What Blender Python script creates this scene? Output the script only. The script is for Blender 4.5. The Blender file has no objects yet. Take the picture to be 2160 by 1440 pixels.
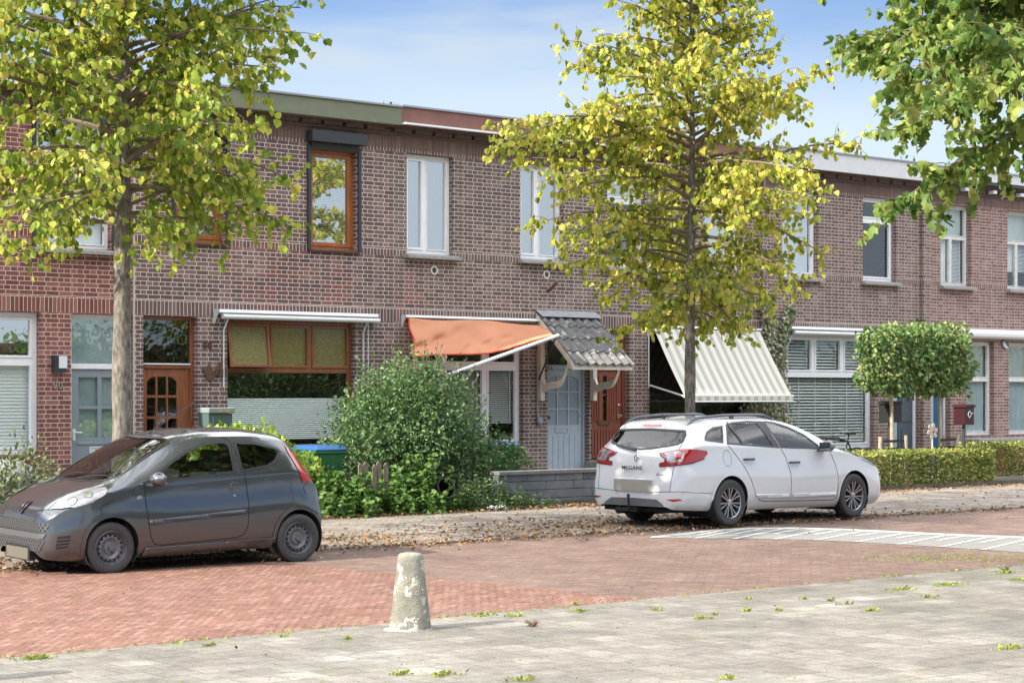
import bpy, bmesh, math, random
import numpy as np
from mathutils import Vector, Matrix, noise, geometry
from mathutils.bvhtree import BVHTree
C = bpy.context.scene
COL = C.collection
R = math.radians
# ---------------------------------------------------------------- camera, sky, sun, exposure
# street frame: X runs along the street, Y from the camera's pavement towards the houses
cd = bpy.data.cameras.new("camera"); cam = bpy.data.objects.new("camera", cd); COL.objects.link(cam)
cam.location = (0, 0, 1.85); cam.rotation_euler = (R(90), 0, R(-40))
cd.lens = 70; cd.sensor_width = 36; cd.shift_y = 0.0509; cd.clip_end = 3000; cd.clip_start = .1
C.camera = cam
W = bpy.data.worlds.new("World"); C.world = W; W.use_nodes = True
wn, wl = W.node_tree.nodes, W.node_tree.links
bg = wn['Background']; sky = wn.new('ShaderNodeTexSky'); sky.sky_type = 'NISHITA'; sky.sun_disc = False
SUN_EL = 33; SUN_DIR = Vector((-.985, .08, 0)).normalized()   # horizontal direction towards the sun
sky.sun_elevation = R(SUN_EL); sky.sun_rotation = R(-85); sky.altitude = 0
sky.air_density = 1.3; sky.dust_density = 0; sky.ozone_density = 4
tc = wn.new('ShaderNodeTexCoord')
# thin white cloud wisps laid over the sky
mp = wn.new('ShaderNodeMapping'); mp.inputs['Scale'].default_value = (1.6, 1.6, 9)
nz = wn.new('ShaderNodeTexNoise'); nz.inputs['Scale'].default_value = 2.2; nz.inputs['Detail'].default_value = 6; nz.inputs['Roughness'].default_value = .55
def mrange(i, a, b, c, d, smooth=True):
    m = wn.new('ShaderNodeMapRange'); m.interpolation_type = 'SMOOTHSTEP' if smooth else 'LINEAR'
    for k, v in zip((1, 2, 3, 4), (a, b, c, d)): m.inputs[k].default_value = v
    wl.new(i, m.inputs[0]); return m.outputs[0]
def mth(op, a, b):
    m = wn.new('ShaderNodeMath'); m.operation = op
    for i, v in enumerate((a, b)):
        if isinstance(v, (int, float)): m.inputs[i].default_value = v
        else: wl.new(v, m.inputs[i])
    return m.outputs[0]
def cmix(f, a, b):
    m = wn.new('ShaderNodeMix'); m.data_type = 'RGBA'; wl.new(f, m.inputs['Factor']); wl.new(a, m.inputs['A']); m.inputs['B'].default_value = (*b, 1); return m.outputs['Result']
wl.new(tc.outputs['Generated'], mp.inputs['Vector']); wl.new(mp.outputs[0], nz.inputs['Vector']); 
mp2 = wn.new('ShaderNodeMapping'); mp2.inputs['Scale'].default_value = (1, 1, 6)
nrm = wn.new('ShaderNodeVectorMath'); nrm.operation = 'NORMALIZE'
wl.new(tc.outputs['Generated'], mp2.inputs['Vector']); wl.new(mp2.outputs[0], nrm.inputs[0]); wl.new(nrm.outputs[0], sky.inputs['Vector'])
# thin haze low in the sky, blue above it, broken bright cloud added overhead, out of view, to lift the shade
sxyz = wn.new('ShaderNodeSeparateXYZ'); wl.new(tc.outputs['Generated'], sxyz.inputs[0]); zc = sxyz.outputs[2]
zn = mth('ADD', zc, mth('MULTIPLY', mth('SUBTRACT', nz.outputs['Fac'], .5), -.07))
c_ = cmix(mrange(zn, .218, .12, 0, .95), sky.outputs[0], (2.3, 2.7, 3.0))
wisp = mth('MULTIPLY', mrange(nz.outputs['Fac'], .56, .74, 0, .7), mrange(zc, .12, .16, 0, 1))
c_ = cmix(wisp, c_, (2.1, 2.3, 2.5))
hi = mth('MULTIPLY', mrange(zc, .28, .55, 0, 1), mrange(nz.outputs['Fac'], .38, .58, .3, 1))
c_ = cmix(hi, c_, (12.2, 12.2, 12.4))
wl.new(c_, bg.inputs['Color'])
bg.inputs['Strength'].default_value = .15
sl = bpy.data.lights.new("sun", 'SUN'); so = bpy.data.objects.new("sun", sl); COL.objects.link(so)
sl.energy = 4.1; sl.angle = R(.5); sl.color = (1, .93, .8)
dv = Vector((SUN_DIR.x*math.cos(R(SUN_EL)), SUN_DIR.y*math.cos(R(SUN_EL)), math.sin(R(SUN_EL))))
so.rotation_euler = dv.to_track_quat('Z', 'Y').to_euler(); so.location = (-10, 10, 20)
C.view_settings.view_transform = 'Standard'; C.view_settings.look = 'None'; C.view_settings.gamma = 1
C.view_settings.exposure = 1.17
C.cycles.max_bounces = 8; C.cycles.transparent_max_bounces = 16
# ---------------------------------------------------------------- helpers
TH = R(40); cT, sT = math.cos(TH), math.sin(TH)
def Q(x, y, p):
    "point of the vertical plane Y=p (parallel to the house fronts) at photograph measure x,y"
    k = (x-1080)/4200; t = p/(cT-sT*k)
    return Vector((t*(sT+cT*k), p, 1.85-t*(y-830)/4200))
def G(x, y, z=0.0):
    k = (x-1080)/4200; t = (1.85-z)*4200/(y-830)
    return Vector((t*(sT+cT*k), t*(cT-sT*k), z))
FY = 27.0
def F(x, y): q = Q(x, y, FY); return q.x, q.z

class MB:
    def __init__(s): s.v = []; s.f = []
    def add(s, vs, fs):
        o = len(s.v); s.v += [tuple(v) for v in vs]; s.f += [tuple(i+o for i in f) for f in fs]; return s
    def box(s, x0, x1, y0, y1, z0, z1, M=None):
        vs = [Vector((x, y, z)) for x in (x0, x1) for y in (y0, y1) for z in (z0, z1)]
        if M: vs = [M @ v for v in vs]
        return s.add(vs, [(0,1,3,2),(4,6,7,5),(0,4,5,1),(2,3,7,6),(0,2,6,4),(1,5,7,3)])
    def tube(s, pts, r, n=8, cap=True):
        pts = [Vector(p) for p in pts]; m = len(pts)
        rs = r if isinstance(r, (list, tuple)) else [r]*m
        up = None; vs = []; fs = []
        for i, p in enumerate(pts):
            d = (pts[min(i+1, m-1)]-pts[max(i-1, 0)]).normalized()
            if up is None: up = Vector((0,0,1)) if abs(d.z) < .9 else Vector((1,0,0))
            a = d.cross(up)
            if a.length < 1e-6: a = d.orthogonal()
            a.normalize(); b = a.cross(d); up = b
            for j in range(n):
                t = 2*math.pi*j/n; vs.append(p+rs[i]*(a*math.cos(t)+b*math.sin(t)))
        for i in range(m-1):
            for j in range(n): k = (j+1) % n; fs.append((i*n+j, i*n+k, (i+1)*n+k, (i+1)*n+j))
        if cap: fs += [tuple(range(n))[::-1], tuple((m-1)*n+j for j in range(n))]
        return s.add(vs, fs)
    def lathe(s, prof, n=24, M=None, close=False, caps=(1, 1)):
        "prof: (r, h) pairs revolved about local Z, M maps to place"
        vs = []; fs = []; m = len(prof)
        for r_, h in prof:
            for j in range(n): t = 2*math.pi*j/n; v = Vector((r_*math.cos(t), r_*math.sin(t), h)); vs.append(M @ v if M else v)
        for i in range(m-1 if not close else m):
            for j in range(n): k = (j+1) % n; a = i*n; b = ((i+1) % m)*n; fs.append((a+j, a+k, b+k, b+j))
        if not close:
            if caps[0]: fs.append(tuple(range(n))[::-1])
            if caps[1]: fs.append(tuple((m-1)*n+j for j in range(n)))
        return s.add(vs, fs)
    def prism(s, poly, d0, d1, fn):
        "poly 2D outline swept from depth d0 to d1; fn(a,b,d) -> point"
        n = len(poly); vs = [fn(a, b, d0) for a, b in poly]+[fn(a, b, d1) for a, b in poly]
        return s.add(vs, [tuple(range(n)), tuple(range(n, 2*n))[::-1]]+[(i, i+n, (i+1) % n+n, (i+1) % n) for i in range(n)])
    def holey(s, x0, x1, z0, z1, holes, y0, y1, fn=None):
        "upright slab with rectangular openings: front at y0, back at y1"
        fn = fn or (lambda x, y, z: (x, y, z))
        xs = sorted({x0, x1, *[min(max(h[i], x0), x1) for h in holes for i in (0, 1)]}); zs = sorted({z0, z1, *[min(max(h[i], z0), z1) for h in holes for i in (2, 3)]})
        def inh(a, b): return any(h[0] < a < h[1] and h[2] < b < h[3] for h in holes)
        nx, nz_ = len(xs)-1, len(zs)-1
        sol = [[not inh((xs[i]+xs[i+1])/2, (zs[j]+zs[j+1])/2) for j in range(nz_)] for i in range(nx)]
        idx = {}; vs = []
        def V(i, j, y):
            k = (i, j, y)
            if k not in idx: idx[k] = len(vs); vs.append(fn(xs[i], y, zs[j]))
            return idx[k]
        fs = []
        for i in range(nx):
            for j in range(nz_):
                if not sol[i][j]: continue
                fs.append((V(i,j,y0), V(i+1,j,y0), V(i+1,j+1,y0), V(i,j+1,y0))); fs.append((V(i,j,y1), V(i,j+1,y1), V(i+1,j+1,y1), V(i+1,j,y1)))
                if i == 0 or not sol[i-1][j]: fs.append((V(i,j,y0), V(i,j+1,y0), V(i,j+1,y1), V(i,j,y1)))
                if i == nx-1 or not sol[i+1][j]: fs.append((V(i+1,j,y0), V(i+1,j,y1), V(i+1,j+1,y1), V(i+1,j+1,y0)))
                if j == 0 or not sol[i][j-1]: fs.append((V(i,j,y0), V(i,j,y1), V(i+1,j,y1), V(i+1,j,y0)))
                if j == nz_-1 or not sol[i][j+1]: fs.append((V(i,j+1,y0), V(i+1,j+1,y0), V(i+1,j+1,y1), V(i,j+1,y1)))
        return s.add(vs, fs)
    def obj(s, name, mat, parent=None, smooth=False, bevel=0, sharp=None):
        me = bpy.data.meshes.new(name); v = s.v; base = Vector((0,0,0))
        if parent is None and v:
            a = np.array(v); base = Vector(((a[:,0].min()+a[:,0].max())/2, (a[:,1].min()+a[:,1].max())/2, a[:,2].min()))
            v = [tuple(p) for p in (a-np.array(base))]
        me.from_pydata(v, [], s.f); me.materials.append(mat)
        if smooth:
            me.polygons.foreach_set('use_smooth', [True]*len(me.polygons))
            me.set_sharp_from_angle(angle=R(sharp or 40))
        o = bpy.data.objects.new(name, me); COL.objects.link(o)
        if parent is None: o.location = base
        else: attach(o, parent)
        if bevel:
            b = o.modifiers.new('b', 'BEVEL'); b.width = bevel; b.segments = 2; b.limit_method = 'ANGLE'
        return o
def attach(o, parent):
    o.parent = parent
    if parent.type == 'EMPTY' and not parent.get('_loc'): o.matrix_parent_inverse = Matrix.Translation(-parent.location)
def thing(name, label, cat, loc=(0,0,0), group=None, local=False, rot=None):
    o = bpy.data.objects.new(name, None); COL.objects.link(o); o.location = loc; o.empty_display_size = .2
    o['label'] = label; o['category'] = cat
    if group: o['group'] = group
    if local: LOCALS.append(o); o['_loc'] = 1
    if rot: o.rotation_euler = rot
    return o
LOCALS = []
def tag(o, label=None, cat=None, group=None, kind=None):
    if label: o['label'] = label
    if cat: o['category'] = cat
    if group: o['group'] = group
    if kind: o['kind'] = kind
    return o
# ---------------------------------------------------------------- materials
def mat(name, col, rough=.6, metal=0, coat=0, spec=.5, noise_=0, nscale=6, bump=0, bscale=40, alpha=1, coatrough=.03, emis=0, stretch=None):
    m = bpy.data.materials.new(name); m.use_nodes = True; N, L = m.node_tree.nodes, m.node_tree.links
    b = N['Principled BSDF']; b.inputs['Base Color'].default_value = (*col, 1); b.inputs['Roughness'].default_value = rough
    b.inputs['Metallic'].default_value = metal; b.inputs['Coat Weight'].default_value = coat; b.inputs['Coat Roughness'].default_value = coatrough
    b.inputs['Specular IOR Level'].default_value = spec
    if emis: b.inputs['Emission Color'].default_value = (*col, 1); b.inputs['Emission Strength'].default_value = emis
    g = N.new('ShaderNodeNewGeometry'); vec = g.outputs['Position']
    if stretch:
        mpn = N.new('ShaderNodeMapping'); mpn.inputs['Scale'].default_value = stretch; L.new(vec, mpn.inputs[0]); vec = mpn.outputs[0]
    if noise_:
        n = N.new('ShaderNodeTexNoise'); n.inputs['Scale'].default_value = nscale; n.inputs['Detail'].default_value = 6; L.new(vec, n.inputs['Vector'])
        r = N.new('ShaderNodeMapRange'); r.inputs[1].default_value = .3; r.inputs[2].default_value = .7; r.inputs[3].default_value = 1-noise_; r.inputs[4].default_value = 1+noise_
        L.new(n.outputs['Fac'], r.inputs[0]); vm = N.new('ShaderNodeVectorMath'); vm.operation = 'SCALE'; vm.inputs[0].default_value = col
        L.new(r.outputs[0], vm.inputs['Scale']); L.new(vm.outputs[0], b.inputs['Base Color'])
    if bump:
        n = N.new('ShaderNodeTexNoise'); n.inputs['Scale'].default_value = bscale; n.inputs['Detail'].default_value = 4; L.new(vec, n.inputs['Vector'])
        bu = N.new('ShaderNodeBump'); bu.inputs['Strength'].default_value = bump; bu.inputs['Distance'].default_value = .01; L.new(n.outputs['Fac'], bu.inputs['Height']); L.new(bu.outputs[0], b.inputs['Normal'])
    return m
def glass(name, tint=(.6,.65,.65), refl=.25, rough=.0, wav=0):
    m = bpy.data.materials.new(name); m.use_nodes = True; N, L = m.node_tree.nodes, m.node_tree.links
    N.remove(N['Principled BSDF']); out = N['Material Output']
    t = N.new('ShaderNodeBsdfTransparent'); t.inputs[0].default_value = (*tint, 1)
    g = N.new('ShaderNodeBsdfGlossy'); g.inputs['Roughness'].default_value = rough; g.inputs['Color'].default_value = (1,1,1,1)
    lw = N.new('ShaderNodeLayerWeight'); lw.inputs[0].default_value = .5; pw = N.new('ShaderNodeMath'); pw.operation = 'POWER'; pw.inputs[1].default_value = 4; L.new(lw.outputs['Facing'], pw.inputs[0])
    fr = N.new('ShaderNodeMath'); fr.operation = 'MULTIPLY_ADD'; fr.inputs[1].default_value = .9; fr.inputs[2].default_value = .05; L.new(pw.outputs[0], fr.inputs[0])
    ad = N.new('ShaderNodeMath'); ad.operation = 'ADD'; ad.inputs[1].default_value = refl; ad.use_clamp = True
    L.new(fr.outputs[0], ad.inputs[0]); mi = N.new('ShaderNodeMixShader'); L.new(ad.outputs[0], mi.inputs[0]); L.new(t.outputs[0], mi.inputs[1]); L.new(g.outputs[0], mi.inputs[2]); L.new(mi.outputs[0], out.inputs[0])
    if wav:
        ge = N.new('ShaderNodeNewGeometry'); n = N.new('ShaderNodeTexNoise'); n.inputs['Scale'].default_value = 3; L.new(ge.outputs['Position'], n.inputs['Vector'])
        bu = N.new('ShaderNodeBump'); bu.inputs['Strength'].default_value = wav; bu.inputs['Distance'].default_value = .02; L.new(n.outputs['Fac'], bu.inputs['Height']); L.new(bu.outputs[0], g.inputs['Normal'])
    return m
def brick(name, c1, c2, c3, mortar, vec='wall', jmin=.12, bw=.214, rh=.0675, ms=.0044, bands=(), squash=.5, rot=0, patch=None, rough=.85, dirt=.25, offset=.5, bump=.5):
    m = bpy.data.materials.new(name); m.use_nodes = True; N, L = m.node_tree.nodes, m.node_tree.links
    b = N['Principled BSDF']; b.inputs['Roughness'].default_value = rough; b.inputs['Specular IOR Level'].default_value = .25
    ge = N.new('ShaderNodeNewGeometry'); sx = N.new('ShaderNodeSeparateXYZ'); L.new(ge.outputs['Position'], sx.inputs[0])
    cm = N.new('ShaderNodeCombineXYZ')
    if vec == 'wall':
        a = N.new('ShaderNodeMath'); a.operation = 'ADD'; L.new(sx.outputs[0], a.inputs[0]); L.new(sx.outputs[1], a.inputs[1]); L.new(a.outputs[0], cm.inputs[0]); L.new(sx.outputs[2], cm.inputs[1])
    else: L.new(sx.outputs[0], cm.inputs[0]); L.new(sx.outputs[1], cm.inputs[1])
    mp = N.new('ShaderNodeMapping'); mp.inputs['Rotation'].default_value = (0,0,R(rot)); L.new(cm.outputs[0], mp.inputs[0])
    # slight irregularity of the joints
    wn_ = N.new('ShaderNodeTexNoise'); wn_.inputs['Scale'].default_value = 5; wn_.inputs['Detail'].default_value = 3; L.new(ge.outputs['Position'], wn_.inputs['Vector'])
    ws = N.new('ShaderNodeVectorMath'); ws.operation = 'MULTIPLY_ADD'; ws.inputs[1].default_value = (.014,.007,0) if vec == 'wall' else (.03,.03,0); L.new(wn_.outputs['Color'], ws.inputs[0]); L.new(mp.outputs[0], ws.inputs[2])
    def bt(w, h, v, sq, off=offset):
        t = N.new('ShaderNodeTexBrick'); t.inputs['Scale'].default_value = 1; t.inputs['Brick Width'].default_value = w; t.inputs['Row Height'].default_value = h
        t.inputs['Mortar Size'].default_value = ms; t.inputs['Mortar Smooth'].default_value = .15; t.inputs['Color1'].default_value = (0,0,0,1); t.inputs['Color2'].default_value = (1,1,1,1); t.inputs['Mortar'].default_value = (.5,.5,.5,1)
        t.squash = sq; t.squash_frequency = 2; t.offset = off; t.offset_frequency = 2; L.new(v, t.inputs['Vector']); return t
    t1 = bt(bw, rh, ws.outputs[0], squash, .25 if squash != 1 else offset); col, fac = t1.outputs['Color'], t1.outputs['Fac']
    for z0, z1 in bands:
        # a soldier course: bricks on end between two heights
        sw = N.new('ShaderNodeCombineXYZ'); s2 = N.new('ShaderNodeSeparateXYZ'); L.new(ws.outputs[0], s2.inputs[0]); L.new(s2.outputs[0], sw.inputs[1])
        su = N.new('ShaderNodeMath'); su.operation = 'SUBTRACT'; L.new(s2.outputs[1], su.inputs[0]); su.inputs[1].default_value = z0; L.new(su.outputs[0], sw.inputs[0])
        t2 = bt(z1-z0, rh, sw.outputs[0], 1, 0)
        g1 = N.new('ShaderNodeMath'); g1.operation = 'GREATER_THAN'; L.new(sx.outputs[2], g1.inputs[0]); g1.inputs[1].default_value = z0
        g2 = N.new('ShaderNodeMath'); g2.operation = 'LESS_THAN'; L.new(sx.outputs[2], g2.inputs[0]); g2.inputs[1].default_value = z1
        gm = N.new('ShaderNodeMath'); gm.operation = 'MULTIPLY'; L.new(g1.outputs[0], gm.inputs[0]); L.new(g2.outputs[0], gm.inputs[1])
        m1 = N.new('ShaderNodeMix'); m1.data_type = 'RGBA'; L.new(gm.outputs[0], m1.inputs['Factor']); L.new(col, m1.inputs['A']); L.new(t2.outputs['Color'], m1.inputs['B'])
        m2 = N.new('ShaderNodeMix'); m2.data_type = 'FLOAT'; L.new(gm.outputs[0], m2.inputs['Factor']); L.new(fac, m2.inputs['A']); L.new(t2.outputs['Fac'], m2.inputs['B'])
        col, fac = m1.outputs['Result'], m2.outputs['Result']
    if vec == 'ground':
        # joints partly filled and worn away
        jn = N.new('ShaderNodeTexNoise'); jn.inputs['Scale'].default_value = 2.6; jn.inputs['Detail'].default_value = 7; jn.inputs['Roughness'].default_value = .75; L.new(ge.outputs['Position'], jn.inputs['Vector'])
        jr = N.new('ShaderNodeMapRange'); jr.inputs[1].default_value = .42; jr.inputs[2].default_value = .6; jr.inputs[3].default_value = jmin; jr.inputs[4].default_value = 1; L.new(jn.outputs['Fac'], jr.inputs[0])
        jm = N.new('ShaderNodeMath'); jm.operation = 'MULTIPLY'; L.new(fac, jm.inputs[0]); L.new(jr.outputs[0], jm.inputs[1]); fac = jm.outputs[0]
    rp = N.new('ShaderNodeValToRGB'); e = rp.color_ramp.elements; e[0].color = (*c1,1); e[1].color = (*c2,1); e[1].position = .6; e3 = e.new(1.0); e3.color = (*c3,1)
    L.new(col, rp.inputs[0])
    # large soft variation of tone
    n2 = N.new('ShaderNodeTexNoise'); n2.inputs['Scale'].default_value = .9; n2.inputs['Detail'].default_value = 5; n2.inputs['Roughness'].default_value = .65; L.new(ge.outputs['Position'], n2.inputs['Vector'])
    r2 = N.new('ShaderNodeMapRange'); r2.inputs[1].default_value = .3; r2.inputs[2].default_value = .7; r2.inputs[3].default_value = 1-dirt; r2.inputs[4].default_value = 1+dirt; L.new(n2.outputs['Fac'], r2.inputs[0])
    bc = rp.outputs[0]
    if patch:
        # rebuilt or stained area of another brick colour: (colour, x, z, radius)
        for pc, px, pz, pr in patch:
            dm = N.new('ShaderNodeVectorMath'); dm.operation = 'DISTANCE'; cx = N.new('ShaderNodeCombineXYZ'); L.new(sx.outputs[0], cx.inputs[0]); L.new(sx.outputs[2 if vec == 'wall' else 1], cx.inputs[1]); L.new(cx.outputs[0], dm.inputs[0]); dm.inputs[1].default_value = (px, pz, 0)
            ad = N.new('ShaderNodeMath'); ad.operation = 'MULTIPLY_ADD'; L.new(n2.outputs['Fac'], ad.inputs[0]); ad.inputs[1].default_value = 2.2*pr; L.new(dm.outputs['Value'], ad.inputs[2])
            rr = N.new('ShaderNodeMapRange'); rr.inputs[1].default_value = pr*1.5; rr.inputs[2].default_value = pr*2.3; rr.inputs[3].default_value = 1; rr.inputs[4].default_value = 0; L.new(ad.outputs[0], rr.inputs[0])
            gr = N.new('ShaderNodeMath'); gr.operation = 'MULTIPLY'; L.new(rr.outputs[0], gr.inputs[0]); L.new(col, gr.inputs[1])
            mm = N.new('ShaderNodeMix'); mm.data_type = 'RGBA'; L.new(gr.outputs[0], mm.inputs['Factor']); L.new(bc, mm.inputs['A']); mm.inputs['B'].default_value = (*pc,1); bc = mm.outputs['Result']
    sc = N.new('ShaderNodeVectorMath'); sc.operation = 'SCALE'; L.new(bc, sc.inputs[0]); L.new(r2.outputs[0], sc.inputs['Scale'])
    n3 = N.new('ShaderNodeTexNoise'); n3.inputs['Scale'].default_value = 60 if vec == 'wall' else 90; n3.inputs['Detail'].default_value = 3; L.new(ge.outputs['Position'], n3.inputs['Vector'])
    r3 = N.new('ShaderNodeMapRange'); r3.inputs[1].default_value = .2; r3.inputs[2].default_value = .8; r3.inputs[3].default_value = .7 if vec == 'wall' else .5; r3.inputs[4].default_value = 1.3 if vec == 'wall' else 1.5; L.new(n3.outputs['Fac'], r3.inputs[0])
    s3 = N.new('ShaderNodeVectorMath'); s3.operation = 'SCALE'; L.new(sc.outputs[0], s3.inputs[0]); L.new(r3.outputs[0], s3.inputs['Scale'])
    if vec == 'ground':
        n4 = N.new('ShaderNodeTexNoise'); n4.inputs['Scale'].default_value = 6; n4.inputs['Detail'].default_value = 9; n4.inputs['Roughness'].default_value = .8; L.new(ge.outputs['Position'], n4.inputs['Vector'])
        r4 = N.new('ShaderNodeMapRange'); r4.inputs[1].default_value = .3; r4.inputs[2].default_value = .7; r4.inputs[3].default_value = .66; r4.inputs[4].default_value = 1.36; L.new(n4.outputs['Fac'], r4.inputs[0])
        s4 = N.new('ShaderNodeVectorMath'); s4.operation = 'SCALE'; L.new(s3.outputs[0], s4.inputs[0]); L.new(r4.outputs[0], s4.inputs['Scale']); s3 = s4
    mo = N.new('ShaderNodeMix'); mo.data_type = 'RGBA'; L.new(fac, mo.inputs['Factor']); L.new(s3.outputs[0], mo.inputs['A']); mo.inputs['B'].default_value = (*mortar,1)
    L.new(mo.outputs['Result'], b.inputs['Base Color'])
    bu = N.new('ShaderNodeBump'); bu.inputs['Strength'].default_value = bump; bu.inputs['Distance'].default_value = .006; bu.invert = True
    L.new(fac, bu.inputs['Height']); L.new(bu.outputs[0], b.inputs['Normal'])
    m['out'] = 1
    return m
def leafmat(name, cols, trans=.35, rough=.5, big=.6):
    "cols: colours spread over the leaves at random, clumped by a soft noise"
    m = bpy.data.materials.new(name); m.use_nodes = True; N, L = m.node_tree.nodes, m.node_tree.links
    b = N['Principled BSDF']; b.inputs['Roughness'].default_value = rough; b.inputs['Specular IOR Level'].default_value = .35; out = N['Material Output']
    ge = N.new('ShaderNodeNewGeometry'); n = N.new('ShaderNodeTexNoise'); n.inputs['Scale'].default_value = 1.3; n.inputs['Detail'].default_value = 3; L.new(ge.outputs['Position'], n.inputs['Vector'])
    a = N.new('ShaderNodeMath'); a.operation = 'MULTIPLY'; L.new(n.outputs['Fac'], a.inputs[0]); a.inputs[1].default_value = big
    a2 = N.new('ShaderNodeMath'); a2.operation = 'MULTIPLY_ADD'; L.new(ge.outputs['Random Per Island'], a2.inputs[0]); a2.inputs[1].default_value = 1-big*.5; L.new(a.outputs[0], a2.inputs[2])
    s = N.new('ShaderNodeMath'); s.operation = 'SUBTRACT'; L.new(a2.outputs[0], s.inputs[0]); s.inputs[1].default_value = big*.25
    rp = N.new('ShaderNodeValToRGB'); E_ = rp.color_ramp.elements
    for i, c in enumerate(cols):
        if 0 < i < len(cols)-1: E_.new(i/(len(cols)-1))
    for i, c in enumerate(cols): E_[i].color = (*c, 1)
    L.new(s.outputs[0], rp.inputs[0]); L.new(rp.outputs[0], b.inputs['Base Color'])
    t = N.new('ShaderNodeBsdfTranslucent'); L.new(rp.outputs[0], t.inputs[0]); mi = N.new('ShaderNodeMixShader'); mi.inputs[0].default_value = trans
    L.new(b.outputs[0], mi.inputs[1]); L.new(t.outputs[0], mi.inputs[2]); L.new(mi.outputs[0], out.inputs[0])
    return m
M_ = {}
M_['white'] = mat('white_frame', (.84,.85,.86), .35, noise_=.04)
M_['cream'] = mat('cream_paint', (.72,.68,.58), .5, noise_=.1)
M_['oldwhite'] = mat('worn_white_paint', (.7,.69,.65), .55, noise_=.12, nscale=12)
M_['brownwood'] = mat('stained_wood', (.25,.085,.035), .4, noise_=.3, nscale=9, stretch=(4,4,.5), coat=.3)
M_['redwood'] = mat('red_brown_wood', (.2,.055,.03), .4, noise_=.3, nscale=9, stretch=(6,6,.4), coat=.2)
M_['orangewood'] = mat('orange_varnished_wood', (.31,.095,.022), .35, noise_=.35, nscale=9, stretch=(6,6,.4), coat=.4)
M_['darkwood'] = mat('dark_wood', (.1,.035,.025), .5, noise_=.2)
M_['bluegrey'] = mat('blue_grey_paint', (.25,.29,.33), .45, noise_=.05)
M_['paleblue'] = mat('pale_blue_paint', (.38,.45,.5), .45, noise_=.06)
M_['slate'] = mat('slate_paint', (.08,.1,.125), .45, noise_=.08)
M_['blue'] = mat('blue_paint', (.03,.12,.22), .4, noise_=.08)
M_['stone'] = mat('sill_stone', (.3,.29,.27), .8, noise_=.2, nscale=14, bump=.3)
M_['interior'] = mat('room_plaster', (.16,.14,.12), .9)
M_['alu'] = mat('white_aluminium', (.72,.74,.76), .35, metal=.2)
M_['grey'] = mat('grey_metal', (.35,.36,.38), .4, metal=.5)
M_['dark'] = mat('dark_grey_metal', (.05,.055,.065), .45, metal=.3)
M_['black'] = mat('black_plastic', (.018,.018,.02), .45)
M_['chrome'] = mat('chrome', (.75,.75,.77), .12, metal=1)
M_['curtain'] = mat('net_curtain', (.74,.77,.76), .8, noise_=.08)
M_['blind'] = mat('white_blind', (.8,.83,.81), .6)
M_['frost'] = mat('frosted_film', (.42,.48,.45), .35, noise_=.1, nscale=4, coat=.5)
M_['frostblue'] = mat('frosted_blue_film', (.42,.5,.53), .3, noise_=.12, nscale=3, coat=.6)
M_['green_fascia'] = mat('green_fascia', (.16,.175,.115), .6, noise_=.08)
M_['brown_fascia'] = mat('brown_boarding', (.19,.085,.066), .6, noise_=.15, nscale=3)
M_['white_fascia'] = mat('white_fascia', (.62,.63,.62), .5, noise_=.05)
M_['roof'] = mat('roof_felt', (.08,.08,.08), .9)
M_['glass'] = glass('window_glass', (.93,.96,.95), .06, wav=.1)
M_['glassdark'] = glass('dark_window_glass', (.4,.42,.4), .08, wav=.1)
M_['glassy'] = glass('mirroring_glass', (.62,.65,.65), .5, wav=.08)
M_['rust'] = mat('rusty_iron', (.12,.06,.04), .8, noise_=.3, nscale=30)
# ---------------------------------------------------------------- ground, road, pavements
random.seed(4); rnd = random.uniform
GX0, GX1 = -30, 140
def sheet(name, pts, z, m, kind='structure'):
    b = MB(); b.add([(x, y, z) for x, y in pts], [tuple(range(len(pts)))]); o = b.obj(name, m); o['kind'] = kind; return o
m_ground = mat('soil', (.1,.085,.06), .95, noise_=.3, nscale=3, bump=.5)
m_roadred = brick('red_road_bricks', (.17,.085,.06), (.2,.105,.078), (.24,.14,.108), (.04,.022,.016), vec='ground', bw=.072, rh=.21, ms=.006, squash=1, rot=48.5, dirt=.12, rough=.8,
    patch=[((.16,.13,.1), 10.5, 12.95, .5)])
m_roadbrown = brick('brown_road_bricks', (.135,.088,.07), (.165,.11,.088), (.205,.145,.118), (.095,.063,.048), vec='ground', bw=.21, rh=.072, ms=.007, squash=1, rot=48, dirt=.18, rough=.85,
    patch=[((.16,.13,.11), 14, 19.2, .7), ((.16,.13,.11), 18, 19.3, .8), ((.19,.17,.13), 20, 13, .8), ((.17,.19,.08), 25.5, 13.6, 1.0)])
m_pave = brick('pale_pavement_tiles', (.155,.143,.12), (.182,.168,.143), (.215,.2,.172), (.075,.068,.052), vec='ground', jmin=.4, bw=.3, rh=.3, ms=.005, squash=1, rot=3, dirt=.3, rough=.85, bump=.8,
    patch=[((.33,.32,.30), 13.6, 11.6, .55), ((.29,.28,.26), 8.2, 11.3, .4), ((.26,.25,.23), 16, 12.0, .5), ((.125,.12,.105), 13.5, 9.4, .9), ((.125,.12,.1), 6, 8.5, .8)])
m_walk = brick('grey_brown_pavement', (.19,.165,.14), (.23,.2,.17), (.28,.25,.215), (.12,.095,.075), vec='ground', bw=.21, rh=.105, ms=.008, squash=1, rot=40, dirt=.3, rough=.9, bump=.8)
sheet('ground', [(-300,-300),(600,-300),(600,600),(-300,600)], 0, m_ground)
PE = 12.9; KE = 19.35
XB = 12.25
sheet('road', [(GX0,PE),(XB+.2,PE),(XB-.25,KE),(GX0,KE)], .004, m_roadred)
o = sheet('road', [(XB+.2,PE),(GX1,PE),(GX1,KE),(XB-.25,KE)], .004, m_roadbrown)
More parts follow.
